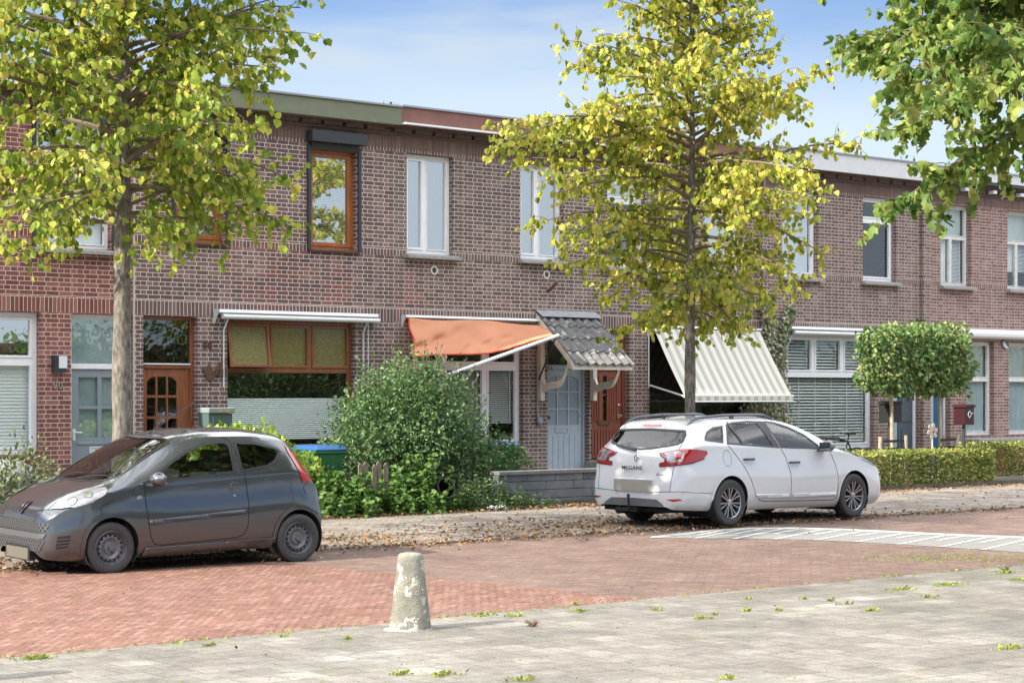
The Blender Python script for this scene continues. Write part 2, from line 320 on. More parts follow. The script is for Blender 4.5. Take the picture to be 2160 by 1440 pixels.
# near pavement with a slightly ragged edge
b = MB(); n = 400; vs = []; fs = []
for i in range(n+1):
    x = GX0+(GX1-GX0)*i/n; e = PE+.05*noise.noise(Vector((x*1.3,0,0)))+.04*noise.noise(Vector((x*5,3,0)))
    vs += [(x, -25, .009), (x, e, .009)]
for i in range(n): fs.append((2*i, 2*i+2, 2*i+3, 2*i+1))
b.add(vs, fs); b.obj('pavement', m_pave)['kind'] = 'structure'
b = MB(); b.box(GX0, GX1, KE+.12, 24.2, -.05, .03); b.obj('pavement', m_walk)['kind'] = 'structure'
m_kerb = mat('kerb_concrete', (.2,.19,.175), .9, noise_=.25, nscale=8, bump=.4)
b = MB()
for i in range(60):
    x = -2+i*.8; b.box(x+.004, x+.796, KE+.004*math.sin(i*3), KE+.118, -.05, .034)
o = b.obj('kerb', m_kerb, bevel=.008); o['kind'] = 'structure'
b = MB(); b.box(GX0, GX1, 24.2, FY, -.05, .12); b.obj('ground', m_ground)['kind'] = 'structure'
# speed hump: grey strip with white piano-key bars
m_hump = mat('grey_hump_pavers', (.2,.195,.18), .9, noise_=.25, nscale=40, bump=.5)
m_paint = mat('road_paint', (.46,.46,.44), .6, noise_=.12, nscale=30)
up = [(1370,1132.5),(1420,1126),(1500,1118),(1579,1113),(1680,1112.5),(1778,1115),(1880,1120),(1977,1125),(2070,1129),(2160,1132),(2300,1136)]
lo = [(1370,1133.5),(1420,1134),(1500,1135),(1579,1135.5),(1698,1137.5),(1800,1142),(1897,1147.5),(2000,1154),(2096,1160),(2180,1166),(2320,1176)]
def interp(L, x):
    for (a, b_), (c, d) in zip(L, L[1:]):
        if a <= x <= c: return b_+(d-b_)*(x-a)/(c-a)
    return L[0][1] if x < L[0][0] else L[-1][1]
vs = []; fs = []
xs = list(range(1372, 2300, 16))
for i, x in enumerate(xs):
    vs += [G(x, interp(up, x), .008), G(x, interp(lo, x), .008)]
    if i: fs.append((2*i-2, 2*i-1, 2*i+1, 2*i))
b = MB(); b.add(vs, fs); o = b.obj('speed_hump', m_hump); o['kind'] = 'structure'
mk = MB(); vs = []; fs = []
for i, x in enumerate(xs):
    y = interp(up, x); w = 2.4 if x > 1500 else 1.6
    vs += [G(x, y-1, .012), G(x, y+w, .012)]
    if i: fs.append((2*i-2, 2*i-1, 2*i+1, 2*i))
mk.add(vs, fs)
for k in range(11):
    for half in (0, 1):
        xb = 1378+k*(88+k*.6)*.93; L_ = (108, 62)[half]
        if half: xb += 84; fr = .52
        else: fr = 1.0
        x0 = xb; x1 = xb+L_; yt = interp(up, x1)+2; yb = interp(up, x0)+(interp(lo, x0)-interp(up, x0))*fr
        th = 3.4+k*.28
        mk.add([G(x0, yb, .0125), G(x0+11, yb, .0125), G(x1+5, yt, .0125), G(x1-7, yt, .0125)], [(0,1,2,3)])
o = mk.obj('road_marking', m_paint); o['kind'] = 'structure'
# ---------------------------------------------------------------- houses
BANDS = [(3.06,3.285), (4.17,4.285), (5.93,6.20)]
GR = (.68,.60,.54)
def bm(name, c1, c2, c3, mo=GR, patch=None, dirt=.15): return brick(name, c1, c2, c3, mo, bands=BANDS, patch=patch, dirt=dirt)
bA = bm('red_brick', (0.173,0.067,0.058), (0.235,0.090,0.078), (0.327,0.153,0.122), (0.726,0.620,0.528))
bB = bm('purple_brown_brick', (0.113,0.076,0.072), (0.162,0.105,0.095), (0.242,0.156,0.137), (0.766,0.673,0.607), patch=[((0.2,0.075,0.06), 17.5, 3.75, .9), ((0.26,0.09,0.07), 18.9, 3.6, .4), ((0.362,0.246,0.217), 17.2, 3.95, .3)])
bC = bm('brown_brick', (0.113,0.084,0.074), (0.155,0.114,0.098), (0.215,0.156,0.137), (0.726,0.634,0.568), patch=[((0.246,0.116,0.102), 20.4, 3.5, .5)])
bD = bm('dark_brown_brick', (0.108,0.076,0.067), (0.144,0.102,0.089), (0.209,0.151,0.131), (0.660,0.568,0.502))
bE = bm('light_brown_brick', (0.132,0.089,0.077), (0.173,0.118,0.102), (0.235,0.164,0.143), (0.686,0.594,0.515), patch=[((0.348,0.261,0.232), 30.6, 3.95, .28), ((0.348,0.261,0.232), 32.9, 3.9, .25)])
bF = bm('pinkish_brown_brick', (0.162,0.096,0.081), (0.210,0.126,0.107), (0.279,0.183,0.156), (0.686,0.568,0.488))
m_soffit = mat('soffit_boards', (.4,.38,.35), .7)
m_sold = brick('dark_soldier_course', (.13,.085,.073), (.155,.1,.087), (.19,.125,.11), (.24,.18,.155), bands=[(5.985, 6.2)])
m_corbel = mat('corbel_brick', (.12,.082,.072), .9, noise_=.25, nscale=15)
class House:
    def __init__(s, x0, x1, m, label):
        s.x0, s.x1, s.m = x0, x1, m; s.holes = []
        s.r = thing('terraced_house', label, 'house', ((x0+x1)/2, FY+4, 0), group='brick terraced houses in one row')
    def hole(s, *h): s.holes.append(h)
    def build(s, fascia, fz0, fz1, over=.3):
        g = .002
        b = MB(); b.holey(s.x0+g, s.x1-g, 0, 6.42, s.holes, FY, FY+.26)
        b.box(s.x0+g, s.x0+.12, FY+.26, FY+8, 0, 6.42); b.box(s.x1-.12, s.x1-g, FY+.26, FY+8, 0, 6.42); b.box(s.x0+.12, s.x1-.12, FY+7.8, FY+8, 0, 6.42)
        s.wall = b.obj('wall', s.m, s.r)
        b = MB(); b.box(s.x0+.12, s.x1-.12, FY+2.2, FY+2.3, 0, 6.3); b.box(s.x0+.12, s.x1-.12, FY+.27, FY+2.2, 3.12, 3.3); b.box(s.x0+.12, s.x1-.12, FY+.27, FY+2.2, 0, .2)
        b.obj('interior', M_['interior'], s.r)
        b = MB(); b.box(s.x0+g, s.x1-g, FY-over+.02, FY+8.1, 6.42, 6.5)
        s.roof = b.obj('roof', M_['roof'], s.r)
        b = MB(); b.box(s.x0+g, s.x1-g, FY-over, FY-over+.04, fz0, fz1); b.obj('fascia', fascia, s.roof)
        b = MB(); b.box(s.x0+g, s.x1-g, FY-over+.04, FY-.002, fz0+.015, fz0+.05); b.obj('soffit', m_soffit, s.roof)
        b = MB(); b.box(s.x0+g, s.x1-g, FY-over-.03, FY-over+.12, fz1, fz1+.03); b.obj('roof_trim', M_['grey'], s.roof)
        b = MB(); b.box(s.x0+g, s.x1-g, FY-.004, FY-.001, 5.985, 6.2); b.obj('soldier_course', m_sold, s.r)
        # corbelled brick courses under the eaves
        b = MB(); x = s.x0+.01
        while x < s.x1-.36:
            b.box(x, x+.36, FY-.1, FY-.003, 6.25, 6.315); x += .43
        b.box(s.x0+g, s.x1-g, FY-.1, FY-.003, 6.319, fz0+.014); b.box(s.x0+g, s.x1-g, FY-.05, FY-.003, 6.2, 6.248)
        b.obj('corbel', m_corbel, s.r)
    def window(s, x0, x1, z0, z1, cells, fm, fw=.055, rec=.12, sill='stone', top=0, tilt=None):
        s.hole(x0, x1, z0, z1)
        y0 = FY+rec; ix0, ix1, iz0, iz1 = x0, x1, z0, z1
        hs = []
        for c in cells:
            a0, a1, b0, b1 = x0+(x1-x0)*c[0], x0+(x1-x0)*c[1], z0+(z1-z0)*c[2], z0+(z1-z0)*c[3]
            hs.append([a0+fw if c[0] == 0 else a0+fw/2, a1-fw if c[1] == 1 else a1-fw/2, b0+fw if c[2] == 0 else b0+fw/2, b1-fw if c[3] == 1 else b1-fw/2])
        fr = MB(); fr.holey(x0+.003, x1-.003, z0+.003, z1-.003, hs, y0, y0+.08); f = fr.obj('window', fm, s.r, bevel=.006)
        for c, h in zip(cells, hs):
            o = c[4]; a0, a1, b0, b1 = h; sw = o.get('sash', .04)
            if sw and not o.get('tilt'):
                q = MB(); q.holey(a0+.002, a1-.002, b0+.002, b1-.002, [(a0+sw, a1-sw, b0+sw, b1-sw)]+[], y0-.012, y0+.05); q.obj('sash', o.get('sm', fm), f, bevel=.005)
            g0, g1, h0, h1 = a0+sw, a1-sw, b0+sw, b1-sw
            if o.get('tilt'):
                # top-hung sash pushed open at the bottom
                ang = o['tilt']; MM = Matrix.Translation((0, y0, b1)) @ Matrix.Rotation(R(-ang), 4, 'X') @ Matrix.Translation((0, -y0, -b1))
                fn = lambda x, y, z: tuple(MM @ Vector((x, y, z)))
                q = MB(); q.holey(a0, a1, b0, b1, [(g0, g1, h0, h1)], y0-.03, y0+.02, fn); sa = q.obj('sash', o.get('sm', fm), f, bevel=.005)
                p = MB(); p.add([fn(g0-.01, y0, h0-.01), fn(g1+.01, y0, h0-.01), fn(g1+.01, y0, h1+.01), fn(g0-.01, y0, h1+.01)], [(0,1,2,3)]); p.obj('pane', o['gm'], f)
                continue
            p = MB(); p.add([(g0-.012, y0+.03, h0-.012), (g1+.012, y0+.03, h0-.012), (g1+.012, y0+.03, h1+.012), (g0-.012, y0+.03, h1+.012)], [(0,1,2,3)])
            p.obj('pane', o.get('gm', M_['glass']), f)
            bk = o.get('bk'); yb = y0+.11
            t0, t1 = b0+(b1-b0)*o.get('b0', 0), b0+(b1-b0)*o.get('b1', 1)
            if bk == 'curtain':
                q = MB(); n = max(6, int((a1-a0)/.012)); vs = []; fs = []
                for i in range(n+1):
                    x = a0+(a1-a0)*i/n; y = yb+.018*math.sin(x*70)+.01*math.sin(x*31+2)
                    vs += [(x, y, t0), (x, y, t1)]
                    if i: fs.append((2*i-2, 2*i, 2*i+1, 2*i-1))
                q.add(vs, fs); q.obj('curtain', o.get('bm', M_['curtain']), f, smooth=True)
            elif bk == 'sheet':
                q = MB(); q.box(a0, a1, yb, yb+.004, t0, t1); q.obj('blind', o.get('bm', M_['blind']), f)
            elif bk in ('slats', 'pleat'):
                q = MB(); sp = o.get('sp', .05); n = int((t1-t0)/sp); w = o.get('sl', .03)
                for i in range(n):
                    z = t0+sp*(i+.5)
                    if bk == 'slats':
                        q.add([(a0, yb-w*.6, z-w*.5), (a1, yb-w*.6, z-w*.5), (a1, yb+w*.6, z+w*.5), (a0, yb+w*.6, z+w*.5)], [(0,1,2,3)])
                    else: q.add([(a0, yb, z-sp/2), (a1, yb, z-sp/2), (a1, yb-sp*.45, z), (a0, yb-sp*.45, z), (a1, yb, z+sp/2), (a0, yb, z+sp/2)], [(0,1,2,3), (3,2,4,5)])
                if bk == 'slats':
                    for k in range(max(2, int((a1-a0)/.45)+1)):
                        x = a0+.08+(a1-a0-.16)*k/max(1, int((a1-a0)/.45)); q.box(x-.009, x+.009, yb-.024, yb-.02, t0, t1)
                q.obj('blind', o.get('bm', M_['blind']), f)
        if sill:
            q = MB(); e = .07
            q.add([(x0-e, FY-.1, z0-.075), (x1+e, FY-.1, z0-.075), (x1+e, FY-.1, z0-.02), (x0-e, FY-.1, z0-.02), (x0-e, FY+rec, z0+.012), (x1+e, FY+rec, z0+.012), (x0-e, FY+rec, z0-.075), (x1+e, FY+rec, z0-.075)],
                  [(0,1,2,3), (3,2,5,4), (0,3,4,6), (1,7,5,2), (0,6,7,1)])
            s.holes.append((x0, x1, z0-.0, z0)) if 0 else None
            if sill == 'stone':
                # the slab only reaches into the opening between the jambs
                q = MB(); q.prism([(FY-.14, z0-.085), (FY-.14, z0-.04), (FY-.002, z0-.005), (FY-.002, z0-.08)], x0-e, x1+e, lambda a, b_, d: (d, a, b_))
            else:
                q = MB(); q.prism([(FY-.05, z0-.05), (FY-.05, z0-.02), (FY-.002, z0-.005), (FY-.002, z0-.05)], x0-.03, x1+.03, lambda a, b_, d: (d, a, b_))
            q.obj('sill', M_['stone'] if sill == 'stone' else sill, f)
        return f
def door_frame(h, x0, x1, z0, z1, zt, fm, fw=.07, rec=.12, tgm=None, tbk='sheet', tbm=None, sash=0.0):
    "frame with a fanlight above zt; returns the clear door opening"
    h.hole(x0, x1, z0, z1)
    q = MB(); q.holey(x0+.003, x1-.003, z0, z1-.003, [(x0+fw, x1-fw, z0-1, zt-.04), (x0+fw, x1-fw, zt+.04, z1-fw)], FY+rec, FY+rec+.09)
    q.v = [(a, b_, max(c, z0)) for a, b_, c in q.v]
    f = q.obj('door_frame', fm, h.r, bevel=.006)
    p = MB(); p.box(x0+fw-.01, x1-fw+.01, FY+rec+.03, FY+rec+.036, zt+.03, z1-fw+.01); p.obj('fanlight_pane', tgm or M_['glass'], f)
    if tbm:
        p = MB(); p.box(x0+fw-.01, x1-fw+.01, FY+rec+.1, FY+rec+.104, zt+.03, z1-fw+.01); p.obj('blind', tbm, f)
    return f, (x0+fw+.004, x1-fw-.004, z0+.02, zt-.044)
def door(h, op, m, holes, gm, y, panels=(), planks=None, backm=None, arch=False):
    x0, x1, z0, z1 = op; w, hh = x1-x0, z1-z0
    hs = [(x0+w*a, x0+w*b_, z0+hh*c, z0+hh*d) for a, b_, c, d in holes]
    q = MB(); q.holey(x0, x1, z0, z1, hs, y, y+.045)
    for a, b_, c, d in panels: q.box(x0+w*a, x0+w*b_, y-.014, y-.001, z0+hh*c, z0+hh*d)
    if planks:
        a, b_, c, d, n = planks
        for i in range(n):
            u = a+(b_-a)*i/n; q.box(x0+w*(u+.006), x0+w*(u+(b_-a)/n-.006), y-.012, y-.001, z0+hh*c, z0+hh*d)
    if arch:
        for (a0, a1, b0, b1), up_ in zip([hs[i] for i in arch[0]], arch[1]):
            # curved top rail over the upper row of panes
            poly = []
            for i in range(9):
                t = i/8; poly.append((a0+(a1-a0)*t, b1-(b1-b0)*.28*((1-t)**2 if up_ < 0 else t**2 if up_ > 0 else 0)))
            poly += [(a1, b1+.002), (a0, b1+.002)]
            q.prism(poly, y+.004, y+.04, lambda a, b_, d: (a, d, b_))
    d_ = q.obj('door', m, h.r, bevel=.004)
    for hh_ in hs:
        p = MB(); p.box(hh_[0]-.01, hh_[1]+.01, y+.02, y+.026, hh_[2]-.01, hh_[3]+.01); p.obj('pane', gm, d_)
    if backm:
        p = MB(); p.box(x0+.05, x1-.05, y+.06, y+.064, z0+.05, z1-.05); p.obj('blind', backm, d_)
    return d_
def knob(d, x, y, z, r=.035, m='rust'):
    q = MB(); q.lathe([(r*1.2, 0), (r*1.2, .006), (r*.4, .012), (r*.4, .035), (r*.9, .045), (r, .06), (r*.7, .075)], 16, Matrix.Translation((x, y, z)) @ Matrix.Rotation(R(90), 4, 'X')); q.obj('door_knob', M_[m], d, smooth=True)
def lever(d, x, y, z, m='white', dx=.11):
    q = MB(); q.box(x-.022, x+.022, y-.008, y, z-.12, z+.05); q.tube([(x, y, z), (x, y-.05, z), (x+dx, y-.055, z-.005)], .011, 8); q.obj('door_handle', M_[m], d, smooth=True)
def slot(d, x0, x1, y, z0, z1, m, flap=None):
    q = MB(); q.holey(x0, x1, z0, z1, [(x0+.02, x1-.02, z0+.018, z1-.018)], y-.014, y-.001)
    q.box(x0+.022, x1-.022, y-.008, y-.002, z0+.02, z1-.02); q.obj('letterbox', m, d, bevel=.003)
m_sticker = mat('yellow_sticker', (.6,.33,.03), .5)
def digits(txt, x, y, z, size, m, root=None, depth=.012, name='house_number', rot=(R(90),0,0)):
    cu = bpy.data.curves.new(name, 'FONT'); cu.body = txt; cu.size = size; cu.extrude = depth; cu.align_x = 'CENTER'; cu.offset = size*.002; cu.space_character = 1.12
    ob = bpy.data.objects.new('t', cu); COL.objects.link(ob); dg = bpy.context.evaluated_depsgraph_get(); me = bpy.data.meshes.new_from_object(ob.evaluated_get(dg)); bpy.data.objects.remove(ob)
    me.name = name; me.transform(Matrix.Translation((x, y, z)) @ Matrix.Rotation(rot[2], 4, 'Z') @ Matrix.Rotation(rot[0], 4, 'X')); me.materials.clear(); me.materials.append(m)
    o = bpy.data.objects.new(name, me); COL.objects.link(o)
    if root: attach(o, root)
    return o
X = lambda px: F(px, 700)[0]
clear = M_['glass']; refl = M_['glassy']; dk = M_['glassdark']
# --- house at the left edge: red brick, white window frames, blue-grey door
hA = House(9.6, 15.12, bA, 'red brick terraced house with blue-grey door behind the left street tree')
hA.window(11.6, X(86), .95, 3.05, [(0,.5,.66,1,dict(gm=refl)),(.5,1,.66,1,dict(gm=refl)),(0,1,0,.66,dict(bk='pleat', sp=.05, gm=clear, b0=.0, b1=1))], M_['white'], fw=.075, sill=M_['rust'])
fA, opA = door_frame(hA, X(150), X(150)+1.12, .35, 3.05, 2.26, M_['white'], tbm=M_['frostblue'])
pan = [(a, a+.33, b_, b_+.235) for a in (.13,.53) for b_ in (.44,.70)]
dA = door(hA, opA, M_['bluegrey'], pan, clear, FY+.15, panels=[(.12,.88,.06,.24),(.1,.9,.385,.405)], backm=M_['frostblue'])
lever(dA, opA[0]+.05, FY+.15, .35+.92); slot(dA, opA[0]+.3, opA[0]+.62, FY+.15, .35+.6, .35+.7, M_['alu'])
for k in (0, 1): q = MB(); q.box(opA[0]+.4+k*.09, opA[0]+.45+k*.09, FY+.13, FY+.134, .35+.635, .35+.665); q.obj('sticker', m_sticker, dA)
hA.window(X(75), X(236), 4.02, 5.95, [(0,.62,.72,1,dict(gm=refl)),(.62,1,.25,1,dict(gm=refl,bk='curtain')),(0,.62,.25,.72,dict(gm=refl,bk='curtain')),(0,1,0,.25,dict(gm=clear,bk='sheet',sash=.02,bm=M_['white']))], M_['white'], fw=.06)
q = MB(); q.box(X(75)-.06, X(75)-.003, FY-.04, FY-.003, 4.02, 5.9); q.box(X(236)+.003, X(236)+.06, FY-.04, FY-.003, 4.02, 5.9); q.box(X(75)-.08, X(236)+.08, FY-.16, FY-.003, 5.9, 6.08); q.obj('shutter_box', M_['dark'], hA.r)
hA.build(M_['white_fascia'], 6.33, 6.6)
digits('90', X(121), FY-.012, F(121, 820)[1], .15, mat('pale_metal_digits', (.35,.31,.27), .5), hA.r)
# --- plain neighbour further left, outside the picture
hZ = House(4.2, 9.6, bA, 'red brick terraced house outside the picture on the left')
hZ.window(5.0, 6.9, .95, 3.0, [(0,1,.66,1,dict(gm=refl)),(0,1,0,.66,dict(bk='pleat', sp=.05))], M_['white'], fw=.075)
hZ.window(5.0, 6.2, 4.2, 5.9, [(0,1,0,1,dict(gm=refl, bk='curtain'))], M_['white']); hZ.window(7.4, 8.6, 4.2, 5.9, [(0,1,0,1,dict(gm=refl, bk='curtain'))], M_['white'])
fZ, opZ = door_frame(hZ, 7.8, 8.8, .35, 3.05, 2.26, M_['white']); door(hZ, opZ, M_['bluegrey'], [(.15,.85,.5,.9)], clear, FY+.15, panels=[(.12,.88,.06,.4)])
hZ.build(M_['white_fascia'], 6.33, 6.6)
# --- second house: purple-brown brick, brown woodwork, green fascia
hB = House(15.12, 20.0, bB, 'purple-brown brick terraced house with varnished wooden frames and green roof fascia')
fB, opB = door_frame(hB, 15.28, 16.24, .35, 3.05, 2.28, M_['brownwood'], fw=.06, tgm=dk)
hs = []
for i in range(3):
    for j in range(3): hs.append((.1+i*.225, .1+i*.225+.19, .43+j*.175, .43+j*.175+.155))
dB = door(hB, opB, M_['brownwood'], hs, dk, FY+.15, panels=[(.1,.78,.05,.36)], arch=([2, 8], [-1, 1]))
knob(dB, opB[1]-.08, FY+.15, .35+.86, .04)
q = MB(); q.box(opB[0]-.02, opB[1]-.0, FY+.1, FY+.118, 2.3, 2.32); q.obj('drip_rail', M_['white'], fB)
m_amber = mat('amber_textured_glass', (.20,.17,.05), .18, noise_=.35, nscale=45, bump=1.0, bscale=50, coat=.5)
tw = dict(gm=m_amber, sash=.045, sm=M_['brownwood'])
wx0, wx1 = 16.78, 19.26
hB.window(wx0, wx1, .95, 3.02, [(0,.345,.62,1,dict(gm=m_amber, sash=.045, sm=M_['brownwood'], tilt=9)),(.345,.67,.62,1,tw),(.67,1,.62,1,tw),(0,1,0,.62,dict(gm=clear, bk='pleat', b0=.08, b1=.64, sash=.02, sp=.032, sm=M_['brownwood'], bm=M_['blind']))], M_['brownwood'], fw=.055, sill=M_['darkwood'])
for a, b_ in ((363, 480), (648, 757)):
    x0, x1 = X(a)+.05, X(b_)-.04; z0, z1 = 4.22, 5.85
    w = hB.window(x0, x1, z0, z1, [(0,1,0,1,dict(gm=refl, bk='slats', sp=.03, sl=.02, sash=.07, sm=M_['orangewood']))], M_['orangewood'], fw=.05, sill=M_['darkwood'], rec=.1)
    q = MB(); q.box(x0-.06, x0-.002, FY-.05, FY-.003, z0-.03, z1+.05); q.box(x1+.002, x1+.06, FY-.05, FY-.003, z0-.03, z1+.05); q.box(x0-.08, x1+.08, FY-.2, FY-.003, z1+.1, z1+.28); q.box(x0, x1, FY-.06, FY-.003, z1+.003, z1+.098)
    q.obj('shutter_box', M_['dark'], hB.r, bevel=.005)
hB.build(M_['green_fascia'], Q(830,262,26.7).z, Q(830,225,26.7).z)
digits('88', X(437), FY-.012, F(437, 735)[1], .17, M_['rust'], hB.r)
# --- third house
m_dim = mat('grey_blue_curtain', (.3,.36,.4), .8, noise_=.1)
hC = House(20.0, 24.52, bC, 'brown brick terraced house with white double windows and pale blue door under a tiled canopy')
for a, b_, z0, z1 in ((858, 957, 4.23, 5.93), (1098, 1190, 4.25, 5.95)):
    hC.window(X(a), X(b_), z0, z1, [(0,.46,0,1,dict(gm=refl, bk='curtain', bm=m_dim)), (.46,1,0,1,dict(gm=refl, bk='curtain', bm=m_dim, sash=.02))], M_['white'], fw=.07)
hC.window(20.45, X(1105), .92, 3.0, [(0,.3,.68,1,dict(gm=dk)),(.3,.68,.68,1,dict(gm=dk)),(.68,1,.68,1,dict(gm=dk)),(0,.3,0,.68,dict(bk='slats',sp=.035,sl=.02)),(.3,.68,0,.68,dict(bk='slats',sp=.035,sl=.02)),(.68,1,0,.68,dict(bk='slats',sp=.035,sl=.02,b0=.25))], M_['white'], fw=.075, sill=M_['stone'])
fC, opC = door_frame(hC, X(1155), X(1242), .4, 3.02, 2.33, M_['paleblue'], fw=.06, tgm=dk, rec=.1)
hs = []
for i in range(3):
    for j in range(3): hs.append((.05+i*.3, .05+i*.3+.265, .46+j*.165, .46+j*.165+.15))
m_blueglass = mat('painted_door_panel', (.27,.33,.38), .25, coat=.3, noise_=.05)
dC = door(hC, opC, M_['paleblue'], hs, m_blueglass, FY+.13, planks=(.04,.94,.03,.36,6), arch=([2, 8], [-1, 1]))
slot(dC, opC[0]+.22, opC[0]+.54, FY+.13, .4+.74, .4+.84, M_['paleblue']); lever(dC, opC[1]-.04, FY+.13, 1.45, 'paleblue', .02)
knob(dC, opC[0]+.02, FY+.12, 1.42, .035, 'rust')
hC.build(M_['brown_fascia'], Q(1100,286,26.7).z, Q(1100,254,26.7).z)
# --- fourth house
hD = House(24.52, 29.12, bD, 'dark brown brick terraced house with red-brown panelled door and striped awning')
fD, opD = door_frame(hD, X(1247), X(1328), .64, 3.02, 2.32, M_['redwood'], fw=.07, tbm=M_['curtain'])
hD_ = [(.44,.56,.42,.94)]
dD = door(hD, opD, M_['redwood'], hD_, dk, FY+.15, panels=[(.08+i*.075, .13+i*.075, .42, .94) for i in range(4)]+[(.62+i*.075, .67+i*.075, .42, .94) for i in range(4)]+[(.08+i*.09, .15+i*.09, .04, .33) for i in range(9)])
slot(dD, opD[0]+.22, opD[0]+.5, FY+.14, .64+.63, .64+.71, M_['rust']); knob(dD, opD[1]-.07, FY+.14, .64+.8, .03, 'chrome'); knob(dD, opD[1]-.07, FY+.14, .64+1.0, .016, 'chrome')
hD.window(X(1281), X(1362), 4.2, 5.93, [(0,1,.72,1,dict(gm=refl)),(0,1,0,.72,dict(gm=dk,bk='curtain',b0=.0))], M_['white'], fw=.06)
hD.window(X(1483), X(1564), 4.2, 5.93, [(0,1,.72,1,dict(gm=refl)),(0,1,0,.72,dict(gm=refl,bk='curtain'))], M_['white'], fw=.06)
hD.window(X(1370), X(1588), .9, 3.0, [(0,.5,0,1,dict(gm=dk)),(.5,1,0,1,dict(gm=dk))], M_['dark'], fw=.05, sill=M_['stone'])
hD.build(M_['brown_fascia'], Q(1100,286,26.7).z, Q(1100,254,26.7).z)
# --- fifth house
hE = House(29.12, 34.11, bE, 'light brown brick terraced house with ivy, white shutter blinds and wide white roof fascia')
for a, b_, bk in ((1650, 1726, 'curtain'), (1820, 1890, None)):
    hE.window(X(a), X(b_), 4.2, 5.95, [(0,1,.73,1,dict(gm=refl if bk else dk)),(0,1,0,.73,dict(gm=refl if bk else dk, bk=bk))], M_['white'], fw=.06)
sl_ = dict(bk='slats', sp=.062, sl=.04, gm=clear, bm=M_['blind'])
hE.window(X(1655), X(1845), .72, 3.05, [(0,.36,.66,1,sl_),(.36,.68,.66,1,sl_),(.68,1,.66,1,sl_),(0,1,0,.66,sl_)], M_['white'], fw=.075, sill=M_['dark'])
fE, opE = door_frame(hE, X(1884), X(1941), .3, 3.02, 2.3, M_['white'], fw=.07)
dE = door(hE, opE, M_['slate'], [(.1,.36,.1,.92)], M_['frostblue'], FY+.15, panels=[(.5,.9,.08,.4),(.5,.9,.48,.92)])
hE.build(M_['white_fascia'], Q(1860,372,26.7).z, Q(1860,336,26.7).z)
# --- sixth house
hF = House(34.11, 40.2, bF, 'pinkish brown brick terraced house with old white sash windows at the right')
for a in (1984, 2125):
    z0 = 4.2; x0 = X(a); hF.window(x0, x0+1.06, z0, 5.95, [(0,1,.6,1,dict(gm=clear,bk='sheet',bm=M_['frost'],sash=.02)),(0,.46,0,.6,dict(gm=clear,bk='curtain',b0=.35 if a > 2100 else 0,sash=.015)),(.46,1,0,.6,dict(gm=clear,bk='slats',sp=.03,sl=.02,b0=.35 if a > 2100 else 0,sash=.015))], M_['oldwhite'], fw=.06)
fF, opF = door_frame(hF, X(1952), X(2004), .3, 3.02, 2.3, M_['oldwhite'], fw=.07)
dF = door(hF, opF, M_['blue'], [(.34,.6,.1,.92)], M_['frostblue'], FY+.15, panels=[(.68,.92,.08,.4),(.68,.92,.48,.92)])
for x0 in (X(2038), X(2128)):
    hF.window(x0, x0+1.0, .93, 3.0, [(0,1,.6,1,dict(gm=clear,bk='sheet',bm=M_['frost'],sash=.02)),(0,1,0,.6,dict(gm=clear,bk='curtain',bm=M_['frostblue'],sash=.02))], M_['oldwhite'], fw=.07, sill=None)
hF.build(M_['white_fascia'], Q(2050,380,26.7).z, Q(2050,360,26.7).z)
q = MB()
for k in range(12): q.box(34.3+k*.5, 34.42+k*.5, FY-.24, FY-.1, 6.25, 6.318)
q.obj('eaves_block', M_['oldwhite'], hF.r)
q = MB(); xa = X(2036)-.05; q.box(xa, 39.6, FY-.42, FY-.003, .8, .86); q.obj('stone_ledge', M_['stone'], hF.r, bevel=.01)
q = MB(); q.box(xa+.25, 39.5, FY-.33, FY-.004, .12, .797); q.obj('bay_base', M_['redwood'], hF.r)
# white line of mortar pointing / downpipes between houses
q = MB(); q.box(15.1, 15.135, FY-.012, FY-.001, .12, 6.2); q.obj('cement_joint', mat('pale_mortar', (.5,.42,.36), .9), hA.r)
q = MB(); q.box(34.05, 34.3, FY-.09, FY-.003, .12, 6.2); q.obj('brick_pier', bE, hE.r)
q = MB(); q.box(29.08, 29.2, FY-.05, FY-.003, .12, 6.2); q.obj('brick_pier', bE, hE.r)
q = MB(); q.prism([(20.0,0),(29.12,0),(29.12,.03),(20.0,.03)], 0, .1, lambda a, b_, d: (a, FY-.3-d+.0, Q(1100,286,26.7).z-.034+b_)); q.obj('gutter_strip', M_['white'], hC.roof)
# vents, pipes under the upper sills
for px, py, g_ in ((915, 570, 0), (1152, 579, 1)):
    x, z = F(px, py); q = MB(); q.lathe([(.075,0),(.075,.02),(.05,.02),(.05,.006),(0.001,.006)], 20, Matrix.Translation((x, FY, z)) @ Matrix.Rotation(R(90), 4, 'X')); v_ = q.obj('vent', M_['cream'], hC.r, smooth=True); q = MB(); q.lathe([(.052,.006),(.052,.012),(.001,.013)], 16, Matrix.Translation((x, FY, z)) @ Matrix.Rotation(R(90), 4, 'X')); q.obj('vent_opening', M_['rust'] if g_ else M_['dark'], v_)
x, z = F(1155, 610); q = MB(); q.tube([(x, FY, z-.03), (x, FY-.06, z-.02), (x+.05, FY-.2, z+.12)], .03, 10); q.obj('flag_holder', M_['rust'], hC.r, smooth=True)
x, z = F(602, 537); q = MB(); q.tube([(x, FY, z-.05), (x+.03, FY-.1, z+.03)], .018, 8); q.obj('flag_holder', M_['grey'], hB.r)
